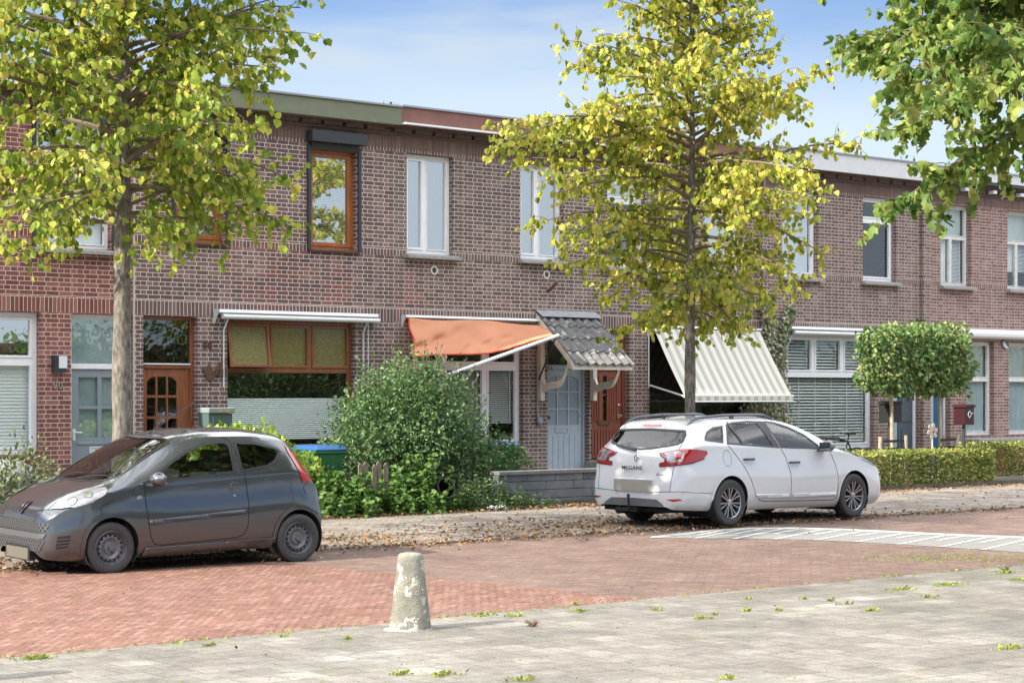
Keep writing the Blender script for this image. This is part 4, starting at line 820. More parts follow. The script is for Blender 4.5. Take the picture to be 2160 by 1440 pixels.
# ---------------------------------------------------------------- leaves and plants
SHAPES = {
 'heart': (np.array([(0,0,0),(-.46,.18,-.06),(-.44,.6,-.16),(0,1.05,-.1),(.44,.6,-.16),(.46,.18,-.06),(0,.45,.05)]), [(0,6,2,1),(6,3,2),(0,5,4,6),(6,4,3)]),
 'leaf': (np.array([(0,0,0),(-.27,.35,-.05),(-.2,.75,-.1),(0,1.0,-.12),(.2,.75,-.1),(.27,.35,-.05)]), [(0,3,2,1),(0,5,4,3)]),
 'maple': (np.array([(0,0,0),(-.35,.0,-.05),(-.6,.4,-.15),(-.28,.45,0),(-.3,.85,-.12),(0,1.1,-.15),(.3,.85,-.12),(.28,.45,0),(.6,.4,-.15),(.35,0,-.05),(0,.4,.05)]), [(0,10,3,2,1),(10,5,4,3),(0,9,8,7,10),(10,7,6,5)]),
}
def leaves(name, P, D, S, m, parent, seed=0, shape='heart', flat=.6):
    "P base points, D hanging directions, S sizes"
    rg = np.random.default_rng(seed); P = np.asarray(P, float); n = len(P); D = np.asarray(D, float); D = D/np.linalg.norm(D, axis=1)[:, None]
    r = rg.normal(size=(n, 3)); r[:, 2] *= flat; s = np.cross(D, r); s /= np.linalg.norm(s, axis=1)[:, None]; nn = np.cross(D, s); S = np.asarray(S)[:, None]
    tv, tf = SHAPES[shape]; k = len(tv)
    cur = rg.uniform(.2, 4.2, size=(n, 1)); wid = rg.uniform(.75, 1.1, size=(n, 1))
    V = np.empty((n, k, 3))
    for i, (a, b_, c) in enumerate(tv): V[:, i] = P+S*(a*wid*s+b_*D+c*cur*nn)
    V = V.reshape(-1, 3); lt = [len(f) for f in tf]; base = np.concatenate([np.array(f) for f in tf]); nl = len(base)
    LI = (base[None, :]+(np.arange(n)*k)[:, None]).ravel(); tot = np.tile(lt, n); st = np.concatenate([[0], np.cumsum(tot)[:-1]])
    org = Vector((0,0,0))
    me = bpy.data.meshes.new(name); me.vertices.add(len(V)); me.loops.add(len(LI)); me.polygons.add(len(tot))
    if parent is None: org = Vector((float(V[:,0].mean()), float(V[:,1].mean()), float(V[:,2].min()))); V = V-np.array(org)
    me.vertices.foreach_set('co', V.ravel().astype('f')); me.loops.foreach_set('vertex_index', LI.astype('i')); me.polygons.foreach_set('loop_start', st.astype('i')); me.polygons.foreach_set('loop_total', tot.astype('i'))
    me.update(calc_edges=True); me.materials.append(m); o = bpy.data.objects.new(name, me); COL.objects.link(o)
    if parent is not None: attach(o, parent)
    else: o.location = org
    return o
m_bark = mat('lime_bark', (.155,.137,.112), .95, noise_=.6, nscale=28, bump=1.0, bscale=25, stretch=(1,1,.35))
m_twig = mat('twig_bark', (.16,.125,.08), .9, noise_=.25, nscale=20)
m_lime1 = leafmat('lime_leaves_yellowing', [(.09,.16,.02),(.17,.26,.028),(.31,.39,.045),(.54,.56,.09),(.68,.52,.13)], .45)
m_lime2 = leafmat('lime_leaves_golden', [(.11,.16,.025),(.22,.28,.03),(.40,.43,.055),(.64,.6,.11),(.6,.38,.09)], .45)
m_maple = leafmat('large_green_leaves', [(.06,.12,.03),(.1,.18,.035),(.18,.27,.05),(.34,.4,.09),(.55,.52,.16)], .42)
def tree(name, label, cat, x, y, zb, H, r0, zc0, Rf, nl, lm, lsz, seed, shape='heart', step=.075, droop=.5, twl=.5, nleaf=1, elev=25, lean=(0,0), group=None, lp=1.0, wob=.05):
    rg = random.Random(seed); r = thing(name, label, cat, (x, y, zb), group)
    tp = []; tr = []
    n = 26
    for i in range(n+1):
        t = i/n; z = zb+H*t
        tp.append(Vector((x+lean[0]*t+wob*math.sin(t*7+seed)*t, y+lean[1]*t+wob*math.cos(t*6+seed)*t, z))); tr.append(r0*((1-t)**.75*.93+.04)*(1+.35*math.exp(-(z-zb)/.25))*(1+.05*math.sin(t*40+seed)))
    q = MB(); q.tube(tp, tr, 20); tv = []
    for a, b_, c in q.v: d = 1+.0*c; nn = noise.noise(Vector((a*9, b_*9, c*3)))*.018; v = Vector((a-x, b_-y, 0)); v = v.normalized()*nn if v.length > .02 else Vector(); tv.append((a+v.x, b_+v.y, c))
    q.v = tv; q.obj('trunk', m_bark, r, smooth=True, sharp=80)
    br = MB(); P, D, S = [], [], []
    def along(pts, t):
        f = t*(len(pts)-1); i = min(int(f), len(pts)-2); return pts[i].lerp(pts[i+1], f-i), (pts[i+1]-pts[i]).normalized()
    def put(p, d):
        for _ in range(nleaf):
            off = Vector((rg.gauss(0,1), rg.gauss(0,1), rg.gauss(-.4,.7))).normalized()*rg.uniform(.02, .07)
            hang = Vector((rg.gauss(0,.45)+d.x*.4, rg.gauss(0,.45)+d.y*.4, -droop*1.6-rg.uniform(0,.6))); P.append(p+off); D.append(hang); S.append(lsz*rg.uniform(.6, 1.15))
    for i in range(nl):
        t0 = (i+.5)/nl; z = zc0+(zb+H*.985-zc0)*t0**.95; base, _ = along(tp, (z-zb)/H); az = i*2.399963+rg.uniform(-.5,.5)
        L_ = Rf(z, az)*rg.uniform(.7, 1.12); el = R(elev+38*t0+rg.uniform(-12,12)); d = Vector((math.cos(az)*math.cos(el), math.sin(az)*math.cos(el), math.sin(el)))
        pts = [base]; ns = 7
        if L_ < .15: continue
        for k in range(ns):
            d = (d+Vector((rg.gauss(0,.12), rg.gauss(0,.12), -.09*(1-t0*.5)+rg.gauss(0,.07)))).normalized(); pts.append(pts[-1]+d*L_/ns/.93)
        rb = max(.01, .028*(1-t0*.6)*min(1, L_/2)+.008); br.tube(pts, [rb*(1-k/ns*.85)+.002 for k in range(ns+1)], 6)
        nt_ = max(3, int(L_/.11))
        for k in range(nt_):
            t = .16+.84*(k+rg.random())/nt_; p, dd = along(pts, min(t, .999)); tl = twl*rg.uniform(.45, 1.15)*(1.15-t*.5)
            side = Vector((rg.gauss(0,1), rg.gauss(0,1), rg.gauss(.1,.6))); side = (side-side.dot(dd)*dd).normalized(); td = (dd*.55+side).normalized(); tpz = [p]; m_ = 4
            for e in range(m_): td = (td+Vector((rg.gauss(0,.15), rg.gauss(0,.15), -.16+rg.gauss(0,.1)))).normalized(); tpz.append(tpz[-1]+td*tl/m_)
            br.tube(tpz, [.0065*(1-.6*e/m_) for e in range(m_+1)], 3, cap=False)
            nlv = int(tl/step*lp)
            for e in range(nlv): pp, dd2 = along(tpz, min(.999, (e+rg.random()*.8+.25)/nlv)); put(pp, dd2)
        for e in range(int(L_/step*.5)): pp, dd2 = along(pts, min(.999, .35+.65*rg.random())); put(pp, dd2)
    br.obj('branches', m_twig, r, smooth=True); leaves('crown', P, D, S, lm, r, seed, shape); print(label, len(P)); return r
tp1 = Q(258, 900, 20.9); tp2 = Q(1457, 900, 20.95)
def R1(z, az):
    for (a, b_), (c, d) in zip(((3.4,1.6),(4.1,1.95),(5.0,2.6),(5.8,2.95),(7.2,2.8),(8.6,1.3)), ((4.1,1.95),(5.0,2.6),(5.8,2.95),(7.2,2.8),(8.6,1.3),(11,.3))):
        if a <= z <= c: return (b_+(d-b_)*(z-a)/(c-a))*(1-.16*math.cos(az+.7))
    return .4
tree('street_tree', 'large yellow-green lime street tree at the left, behind the dark grey hatchback', 'tree', tp1.x, tp1.y, .03, 9.6, .138, 3.75, R1, 124, m_lime1, .102, 11, droop=.6, twl=.7, step=.062, elev=14, lp=1.0, group='yellowing lime trees along the pavement')
def R2(z, az):
    for (a, b_), (c, d) in zip(((2.8,1.0),(4.0,1.75),(5.0,2.8),(5.6,2.75),(6.3,1.8),(7.5,1.15)), ((4.0,1.75),(5.0,2.8),(5.6,2.75),(6.3,1.8),(7.5,1.15),(10,.3))):
        if a <= z <= c: return (b_+(d-b_)*(z-a)/(c-a))*(1+.16*math.cos(az-2.44))
    return .3
tree('street_tree', 'slim golden-green lime street tree behind the white estate car', 'tree', tp2.x, tp2.y, .03, 8.6, .098, 2.95, R2, 128, m_lime2, .1, 23, droop=.5, twl=.52, step=.058, elev=4, lp=1.0, group='yellowing lime trees along the pavement')
def R3(z, az): t = (z-4.6)/5.4; return 4.15*max(.25, math.sin(math.pi*min(1, max(.0, .2+t*.75)))**.6)
tree('broadleaf_tree', 'dark green broadleaf tree overhanging the top right corner', 'tree', 18.6, 10.9, .009, 10.4, .2, 5.15, R3, 200, m_maple, .125, 5, 'maple', droop=.65, twl=.85, step=.043, elev=0, lp=1.1)
print('trees done')
# distant and off-picture trees share one light copy
def R4(z, az): t = (z-2.5)/8; return 2.7*max(.3, math.sin(math.pi*min(1, max(0, .2+t*.75)))**.6)
m_far = leafmat('dark_green_leaves', [(.02,.05,.015),(.04,.08,.02),(.07,.12,.03),(.11,.16,.05)], .2)
bp = Q(190, 300, 44); bt = tree('garden_tree', 'dark green tree rising behind the flat roof at the left', 'tree', bp.x, 44, 0, 10.6, .2, 2.5, R4, 40, m_far, .22, 9, 'leaf', twl=.8, step=.13, elev=15, lp=1.0, group='dark green trees beyond the street')
def dup(root, loc, rz=0, sc=1, label=None):
    r = root.copy(); COL.objects.link(r); r.location = loc; r.rotation_euler.z = rz; r.scale = (sc,)*3
    if label: r['label'] = label
    for ch in root.children:
        c = ch.copy(); COL.objects.link(c); c.parent = r
        for g in ch.children: d = g.copy(); COL.objects.link(d); d.parent = c
    return r
# tall hedge across the street, facing the houses (mirrored in their lower windows)
P, D, S = [], [], []; rg = random.Random(5)
for i in range(15000):
    x = rg.uniform(18, 110); zz = rg.uniform(0, 4.2+.8*noise.noise(Vector((x*.15, 0, 0)))); P.append(Vector((x, -9+.5*noise.noise(Vector((x, 0, zz)))+rg.uniform(-.3,.3), zz))); D.append(Vector((rg.gauss(0,1), 1, rg.gauss(-.2,.8)))); S.append(rg.uniform(.25,.45))
hg = thing('hedge', 'tall dark green hedge across the street, behind the photographer', 'hedge', (64, -9, 0)); leaves('foliage', P, D, S, m_far, hg, 3, 'leaf'); q = MB()
for i in range(90): x = 18.5+i; q.tube([(x, -9.2, 0), (x+rg.gauss(0,.2), -9.2, 3.6)], .06, 5)
for i in range(91): q.box(18+i, 18.98+i, -9.5, -9.4, .05, 3.6)
q.obj('stem', m_twig, hg)
offl = ['dark green tree across the street, nearest to the camera on the right', 'dark green tree across the street, second from the camera', 'dark green tree across the street, third from the camera', 'dark green tree across the street, farthest along', 'dark green tree across the street behind the camera']
for (x, y, s_), lb in zip(((34, -1, .75), (44, 2, .95), (55, -2, .9), (66, 1, 1.0), (16, -9, .8)), offl): dup(bt, (x, y, 0), x*1.3, s_, lb)
# ---- shrubs
def cloud(ells, n, sz, seed, rin=.55, lump=.25, dn=.2, up=0, clip=None):
    rg = random.Random(seed); vol = [a[3]*a[4]*a[5] for a in ells]; P, D, S = [], [], []
    while len(P) < n:
        e = rg.choices(ells, vol)[0]; v = Vector((rg.gauss(0,1), rg.gauss(0,1), rg.gauss(0,1))).normalized()
        k = rin+(1-rin)*rg.random()**.6; k *= 1+lump*noise.noise(Vector((v.x*2.3+e[0], v.y*2.3, v.z*2.3+seed)))+.5*lump*noise.noise(v*6+Vector((seed,0,0)))
        if rg.random() < .04: k *= rg.uniform(1, 1.18)
        p = Vector((e[0]+v.x*e[3]*k, e[1]+v.y*e[4]*k, e[2]+v.z*e[5]*k))
        if p.z < .05 or (clip and not clip(p)): continue
        P.append(p); D.append(v*.7+Vector((rg.gauss(0,.6), rg.gauss(0,.6), rg.gauss(up-dn,.5)))); S.append(sz*rg.uniform(.6,1.2))
    return P, D, S
def stems(root, cx, cy, ells, n, m, r_=.015, seed=1, z0=.05, name='stem'):
    rg = random.Random(seed); q = MB()
    for i in range(n):
        e = rg.choice(ells); a = rg.uniform(0, 6.28); rr = rg.uniform(.2, .85); el = rg.uniform(.1, 1.3)
        tip = Vector((e[0]+e[3]*rr*math.cos(a)*math.cos(el), e[1]+e[4]*rr*math.sin(a)*math.cos(el), e[2]+e[5]*rr*math.sin(el))); b0 = Vector((cx+rg.uniform(-.25,.25), cy+rg.uniform(-.15,.15), z0)); mid = b0.lerp(tip, .5)+Vector((rg.gauss(0,.08), rg.gauss(0,.08), .12))
        q.tube([b0, mid, tip], [r_, r_*.7, r_*.25], 5)
    return q.obj(name, m, root)
m_bush = leafmat('grey_green_shrub_leaves', [(.045,.10,.032),(.07,.145,.048),(.11,.2,.068),(.18,.28,.11),(.32,.4,.2)], .22)
cxb = Q(875, 900, 25.2).x
eb = [(cxb, 25.3, 1.15, 1.25, .85, 1.15), (cxb-.55, 25.3, 1.35, .75, .7, .8), (cxb+.55, 25.3, 1.05, .85, .75, .85), (cxb-.05, 25.3, 1.6, .75, .6, .75), (Q(1040,900,25.2).x, 25.2, .8, .5, .5, .5), (Q(1068,900,25.2).x, 25.0, .6, .38, .4, .34), (Q(1000,900,25.2).x, 25.2, .5, .7, .6, .5), (Q(730,900,25.2).x, 25.2, .8, .45, .5, .6)]
rb = thing('shrub', 'big dense grey-green bush spilling over the pavement between the two parked cars', 'bush', (cxb, 25.3, .1))
inw = lambda p: 24.15 < p.y < 26.75
leaves('foliage', *cloud(eb, 27000, .068, 3, rin=.45, lump=.6, clip=inw), m_bush, rb, 3, 'leaf'); stems(rb, cxb, 25.4, eb, 60, m_twig, seed=4, name='branches')
rg = random.Random(77); q = []
P, D, S = [], [], []; bs = MB()
for i in range(70):      # long shoots breaking the outline
    a = rg.uniform(-.15, math.pi+.15); e = rg.choice(eb[:4]); c = Vector((e[0]+e[3]*.9*math.cos(a), 25.3+rg.uniform(-.6,.3), e[2]+e[5]*.9*math.sin(a))); d = Vector((math.cos(a)*.8+rg.gauss(0,.2), rg.gauss(-.1,.3), math.sin(a)*.8+.35)).normalized(); L_ = rg.uniform(.2,.5)
    bs.tube([c, c+d*L_*.5, c+d*L_+Vector((0,0,-.04))], .004, 4)
    for k in range(14): t = k/14; P.append(c+d*L_*t); D.append(Vector((rg.gauss(0,1), rg.gauss(0,1), rg.gauss(.1,.6)))+d*.5); S.append(.045*rg.uniform(.7,1.2))
leaves('shoot_leaves', P, D, S, m_bush, rb, 8, 'leaf'); bs.obj('shoots', m_twig, rb)
m_net = leafmat('bright_nettle_leaves', [(.055,.12,.025),(.085,.17,.035),(.13,.235,.048),(.24,.35,.09)], .3)
def lowplants(name, label, pts, m, sz, seed, zt, cat='plants', shape='heart', dens=70, kind='stuff'):
    rg = random.Random(seed); P, D, S = [], [], []; st = MB()
    for (x, y, h, w) in pts:
        for i in range(int(dens*w)):
            px, py = x+rg.gauss(0, w*.4), y+rg.gauss(0, .16); hh_ = h*rg.uniform(.55, 1.05); n = int(hh_/.07)+1; lx, ly = rg.gauss(0,.12), rg.gauss(-.08,.1)
            st.tube([(px, py, .03), (px+lx*hh_, py+ly*hh_, hh_)], .004, 3, cap=False)
            for k in range(n):
                z = hh_*(k+1)/n
                for s_ in range(3): a = rg.uniform(0, 6.28); P.append(Vector((px+lx*z, py+ly*z, z+.02))); D.append(Vector((math.cos(a), math.sin(a), rg.uniform(-.55,.25)))); S.append(sz*rg.uniform(.6,1.15))
    r = thing(name, label, cat, (pts[0][0], pts[0][1], .03)); r['kind'] = kind
    leaves('leaf', P, D, S, m, r, seed, shape, flat=1.5)['kind'] = 'stuff'; st.obj('stem', m_net, r)['kind'] = 'stuff'
pts = []
for px, top, y in ((672,1010,24.5),(700,1000,24.5),(730,1005,24.4),(760,1035,24.2),(790,1045,24.15),(820,1030,24.2),(845,985,24.3),(870,965,24.35),(900,1000,24.3),(850,1040,24.1),(910,1040,24.15),(730,1050,24.1),(700,1040,24.15),(940,1035,24.3)):
    p = Q(px, top, y); pts.append((p.x, y, max(.15, p.z), .32))
lowplants('nettles', 'bright green nettles growing round the old pickets at the foot of the big bush', pts, m_net, .085, 5, 0)
pts = []
for px, top, y in ((960,1030,24.25),(985,1010,24.3),(1010,1000,24.3),(1035,1010,24.25),(1060,1020,24.2),(1085,1035,24.12),(1110,1045,24.1),(1140,1052,24.1),(1000,1045,24.12),(1050,1050,24.1)):
    p = Q(px, top, y); pts.append((p.x, y, max(.12, p.z), .3))
m_dk = leafmat('dull_green_leaves', [(.035,.07,.03),(.06,.1,.045),(.1,.15,.06),(.18,.23,.1)], .2)
lowplants('weeds', 'dull green weeds spreading along the foot of the block wall', pts, m_dk, .05, 6, 0, shape='leaf', dens=90)
# laurel
m_lau = leafmat('yellow_green_laurel_leaves', [(.12,.22,.025),(.22,.34,.04),(.36,.46,.07),(.5,.55,.12)], .25, rough=.3)
lx0, lx1 = Q(425,900,24.9).x, Q(650,900,24.9).x; el = []
for i in range(6):
    x = lx0+(lx1-lx0)*(i+.5)/6; zt_ = (1.32,1.34,1.36,1.33,1.12,.95)[i]; el.append((x, 24.95, zt_*.5, .42, .45, zt_*.52))
r = thing('laurel_hedge', 'yellow-green laurel hedge seen behind and through the dark hatchback', 'hedge', ((lx0+lx1)/2, 24.95, .1))
leaves('foliage', *cloud(el, 5200, .1, 31, rin=.6, lump=.2, dn=-.4), m_lau, r, 4, 'leaf'); stems(r, (lx0+lx1)/2, 25, el, 30, m_twig, seed=3)
# shrub at the far left
m_sh = leafmat('speckled_green_leaves', [(.05,.08,.03),(.1,.14,.05),(.2,.24,.1),(.34,.34,.2)], .25)
x = Q(55, 980, 24.9).x; el = [(x, 24.95, .75, .42, .4, .5), (x-.5, 24.95, .55, .4, .4, .45), (x+.35, 24.9, .55, .2, .3, .4)]
r = thing('shrub', 'small pale speckled shrub in front of the grey tarpaulin at the left edge', 'bush', (x, 24.95, .1))
leaves('foliage', *cloud(el, 1500, .07, 12, rin=.3, lump=.5, dn=-.5), m_sh, r, 5, 'leaf'); stems(r, x, 25, el, 40, m_twig, .007, seed=9)
x = Q(20, 1060, 24.4).x; el = [(x-.3, 24.5, .2, .7, .35, .28), (x+.5, 24.5, .12, .4, .3, .2)]
r = thing('shrub', 'low dark green ground shrub beside the hatchback bonnet at the left edge', 'bush', (x, 24.5, .03)); leaves('foliage', *cloud(el, 2200, .06, 14), m_dk, r, 6, 'leaf'); stems(r, x, 24.5, el, 10, m_twig, .006, seed=2)
# clipped hedges
m_hed = leafmat('hornbeam_hedge_leaves', [(.07,.11,.025),(.13,.18,.04),(.23,.28,.065),(.42,.42,.12),(.5,.36,.12)], .3)
def hedge(label, x0, x1, y0, y1, zt_, n, seed):
    rg = random.Random(seed); P, D, S = [], [], []
    r = thing('hedge', label, 'hedge', ((x0+x1)/2, (y0+y1)/2, .03), group='clipped hornbeam hedges')
    while len(P) < n:
        f = rg.random(); x = rg.uniform(x0, x1); nz_ = .035*noise.noise(Vector((x*3, 0, seed)))
        if f < .5: p = Vector((x, y0+rg.uniform(-.02,.1)+.05*noise.noise(Vector((x*4, 2, rg.uniform(0,1)))), rg.uniform(.06, zt_))); d = Vector((rg.gauss(0,.5), -1, rg.gauss(-.1,.6)))
        elif f < .85: p = Vector((x, rg.uniform(y0, y1), zt_+nz_+rg.uniform(-.08,.025)+(rg.random() < .04)*rg.uniform(0,.06))); d = Vector((rg.gauss(0,.8), rg.gauss(-.3,.8), .5+rg.gauss(0,.4)))
        else: e = rg.choice((x0, x1)); p = Vector((e+rg.gauss(0,.03), rg.uniform(y0, y1), rg.uniform(.06, zt_))); d = Vector((1 if e == x1 else -1, rg.gauss(0,.5), rg.gauss(0,.5)))
        P.append(p); D.append(d); S.append(.07*rg.uniform(.6,1.15))
    leaves('foliage', P, D, S, m_hed, r, seed, 'leaf'); q = MB()
    for i in range(int((x1-x0)/.09)): x = x0+.05+i*.09; q.tube([(x, (y0+y1)/2+rg.gauss(0,.04), .03), (x+rg.gauss(0,.05), (y0+y1)/2+rg.gauss(0,.08), zt_-.05)], .009, 5)
    for i in range(int((x1-x0)/.03)): x = rg.uniform(x0, x1); z = rg.uniform(.1, zt_-.1); q.tube([(x, (y0+y1)/2, z), (x+rg.gauss(0,.08), y0+.06, z+.12)], .004, 3)
    q.obj('stem', m_twig, r)
zt_ = Q(1950, 953, 24.3).z; h0, h1 = Q(1805,1000,24.3).x, Q(2092,1000,24.3).x
hedge('clipped knee-high hedge right of the white estate car', h0, h1, 24.25, 24.75, zt_, 9500, 41)
h0 = Q(2015,950,25.6).x; hedge('taller yellowish hedge running out of the picture at the right, behind the first one', h0+.3, h0+5.2, 25.35, 25.85, Q(2060,938,25.4).z, 6500, 42)
# pruned box-crown trees with stakes
m_box = leafmat('box_crown_leaves', [(.05,.11,.035),(.08,.16,.045),(.14,.23,.065),(.3,.38,.13),(.48,.38,.18)], .28)
for (pa, pb, pt, stk, lb, sd) in ((1880, 1822, 1945, ((1862,1958),(1905,1955)), 'left pruned box-crown tree on a thin stem between two stakes', 1), (1982, 1935, 2032, ((1995,1955),(2008,1950)), 'right pruned box-crown tree tied to a crossed pair of stakes', 2)):
    bx = Q(pa, 950, 24.9).x; xl, xr = Q(pb, 750, 24.9).x, Q(pt, 750, 24.9).x; z1 = Q(pa, 830, 24.9).z; z2 = Q(pa, 676, 24.9).z
    r = thing('pruned_tree', lb, 'tree', (bx, 24.9, .1), group='pruned box-crown trees in the front garden')
    q = MB(); q.tube([(bx, 24.9, .05), (bx+.02, 24.9, 1.0), (bx, 24.9, z1), (bx, 24.9, z2-.1)], [.045,.038,.034,.015], 10); q.obj('trunk', mat('pale_bark', (.4,.34,.25), .9, noise_=.3, nscale=15), r, smooth=True)
    rg = random.Random(sd); P, D, S = [], [], []; br = MB()
    for i in range(26):
        a = rg.uniform(0, 6.28); z = rg.uniform(z1, z2-.15); br.tube([(bx, 24.9, z), (bx+math.cos(a)*.3, 24.9+math.sin(a)*.15, z+.1), (rg.uniform(xl, xr), 24.9+rg.uniform(-.25,.25), min(z2, z+rg.uniform(0,.3)))], [.012,.009,.004], 5)
    br.obj('branches', m_twig, r)
    while len(P) < 2900:
        u, v, w = rg.uniform(-1,1), rg.uniform(-1,1), rg.uniform(-1,1); k = max(abs(u), abs(v), abs(w))
        if k < .45 and rg.random() < .7: continue
        if abs(u)**3+abs(v)**3+abs(w)**3.4 > 1.1+1.5*noise.noise(Vector((u*2.3, v*2, w*2.6+sd))): continue
        if rg.random() < .07: e_ = rg.uniform(1.02, 1.16); u *= e_; w *= e_
        p = Vector(((xl+xr)/2+u*(xr-xl)/2, 24.9+v*.38, (z1+z2)/2+w*(z2-z1)/2-.05*abs(math.sin(u*5)))); P.append(p); D.append(Vector((u*.5+rg.gauss(0,.5), v*.5+rg.gauss(-.2,.5), -.5+rg.gauss(0,.4)))); S.append(.085*rg.uniform(.6,1.15))
    leaves('crown', P, D, S, m_box, r, sd, 'maple')
    q = MB(); m_st = M_.setdefault('stake', mat('stake_wood', (.38,.32,.24), .9, noise_=.25, nscale=18))
    for k, (sx_, _) in enumerate(stk):
        x = Q(sx_, 950, 24.9).x; lean = .22 if sd == 2 and k == 1 else 0; q.tube([(x-lean, 24.9+(.06, -.06)[k], .05), (x+lean*.6, 24.9+(.06, -.06)[k], 1.02+.02*k)], .04, 10)
    tag(q.obj('stakes', m_st, None, smooth=True), 'two round wooden stakes beside the '+('left' if sd == 1 else 'right')+' pruned tree', 'stakes', 'tree stakes')
    q = MB(); xa_, xb_ = Q(stk[0][0]-2, 900, 24.9).x, Q(stk[1][0]+4, 900, 24.9).x
    for z in (.78, .93): q.box(min(xa_, bx)-.03, max(xb_, bx)+.03, 24.84, 24.85, z-.025, z+.025)
    q.obj('tie', M_['black'], r)
# variegated ivy on the wall between the striped awning and the blinds
m_ivy = leafmat('variegated_ivy_leaves', [(.12,.16,.08),(.25,.29,.16),(.5,.5,.34),(.72,.7,.54)], .2)
r = thing('ivy', 'cream and green variegated ivy climbing the wall beside the striped awning', 'climber', (X(1620), FY, .12)); rg = random.Random(3); P, D, S = [], [], []; st = MB()
cols_ = [[(1640,960),(1628,880),(1625,800),(1618,720),(1606,660),(1598,625)],[(1650,950),(1648,860),(1640,780),(1640,700),(1655,650)],[(1610,940),(1612,860),(1600,760),(1612,700),(1608,650)],[(1575,900),(1600,850),(1615,760),(1630,720),(1655,680),(1660,650)],[(1600,960),(1590,900),(1580,870)],[(1560,880),(1590,860),(1610,840)]]
for c in cols_:
    pts = [Vector((F(a, b_)[0], FY-.06, F(a, b_)[1])) for a, b_ in c]; st.tube(pts, [.02]+[.01]*(len(pts)-1), 5)
    for i in range(620):
        f = rg.random()*(len(pts)-1.001); k = int(f); p = pts[k].lerp(pts[k+1], f-k); w = .17*(1.15-f/len(pts)); P.append(p+Vector((rg.gauss(0, w*.75), -abs(rg.gauss(0,.07)), rg.gauss(0,.06)))); D.append(Vector((rg.gauss(0,.5), -.5, -1+rg.gauss(0,.4)))); S.append(.065*rg.uniform(.5,1.2))
leaves('foliage', P, D, S, m_ivy, r, 2, 'heart'); st.obj('stem', m_twig, r)
# ---- fallen leaves, weeds and litter
m_lit = leafmat('fallen_leaf_colours', [(.10,.06,.035),(.15,.085,.045),(.22,.125,.06),(.33,.2,.09),(.48,.36,.16)], .1, rough=.8)
rg = random.Random(21); P, D, S = [], [], []
def lit(x, y, z, s=.05): P.append(Vector((x, y, z))); a = rg.uniform(0, 6.28); D.append(Vector((math.cos(a), math.sin(a), rg.uniform(-.05,.35)))); S.append(s*rg.uniform(.5,1.2))
for i in range(5200): x = 10+rg.random()*16; lit(x, 24.12-abs(rg.gauss(0,.16))-.05, .035+rg.uniform(0,.015), .065)
for i in range(2600): x = 22+rg.random()*17; lit(x, 24.15-abs(rg.gauss(0,.28)), .035, .06)
for i in range(3800): x = 8+rg.random()*24; lit(x, KE+rg.gauss(-.05,.13), .012 if rg.random() < .5 else .036, .055)
for i in range(3800): x = 16.5+rg.gauss(0,1)*2.4+2.5; lit(x, 20.3+rg.gauss(0,.75), .036, .055)
for i in range(3000): lit(9+rg.random()*6, 20.2+rg.gauss(0,.7), .036, .055)
for i in range(2200): lit(rg.uniform(5, 45), rg.uniform(KE, 24.1), .036, .06)
for i in range(350): lit(rg.uniform(3, 40), rg.uniform(13.5, KE), .01, .04)
for i in range(120): lit(rg.uniform(3, 30), rg.uniform(8, 12.9), .014, .035)
P = [p if not (p.y > KE+.05 or p.y > KE) else Vector((p.x, p.y, max(p.z, .036))) for p in P]
o = leaves('fallen_leaves', P, D, S, m_lit, None, 7, 'leaf', flat=4.5); tag(o, 'brown and orange fallen leaves along the kerb and the garden edge', 'leaves', kind='stuff')
m_gr = leafmat('bright_weed_leaves', [(.12,.17,.02),(.22,.27,.04),(.34,.38,.06)], .25)
P, D, S = [], [], []
def tuft(x, y, w, n, h=.035, z=.012):
    for i in range(n): a = rg.uniform(0, 6.28); P.append(Vector((x+rg.gauss(0, w*.5), y+rg.gauss(0, w*.22), z))); D.append(Vector((math.cos(a), math.sin(a), rg.uniform(.3,1.2)))); S.append(h*rg.uniform(.5,1.2))
for px, py, w, n in ((75,1392,.12,90),(440,1365,.05,20),(935,1427,.13,60),(845,1425,.1,40),(1105,1437,.1,40),(1222,1292,.12,50),(1085,1302,.1,30),(1020,1300,.16,40),(1215,1277,.04,16),(1480,1307,.08,30),(1510,1299,.04,15),(1575,1291,.05,22),(1578,1266,.05,20),(1753,1269,.05,18),(1840,1290,.1,35),(1900,1245,.2,60),(2000,1236,.25,90),(2150,1225,.2,60),(2130,1370,.15,60),(1640,1290,.06,20),(1385,1290,.05,20),(1695,1265,.05,15),(735,1350,.04,15),(600,1345,.04,12),(2120,1210,.2,60),(1960,1262,.15,30),(1540,1435,.1,30),(1780,1277,.1,20)):
    p = G(px, py); tuft(p.x, p.y, w, n)
for i in range(260): x = rg.uniform(5, 30); tuft(x, PE+rg.gauss(0,.05), .05, 7, .02)
for i in range(520): p = G(rg.gauss(2030, 130), rg.gauss(1177, 6)); tuft(p.x, p.y, .06, 4, .016, .008)
for i in range(500): tuft(rg.uniform(3, 30), round(rg.uniform(8, 12.8)/.3)*.3+rg.gauss(0,.01), .05, 4, .014)
o = leaves('weed_tufts', P, D, S, m_gr, None, 17, 'leaf', flat=1); tag(o, 'small bright green weed tufts in the joints of the near pavement and road', 'weeds', kind='stuff')
m_debris = mat('dry_twig_debris', (.12,.075,.04), .9, noise_=.3)
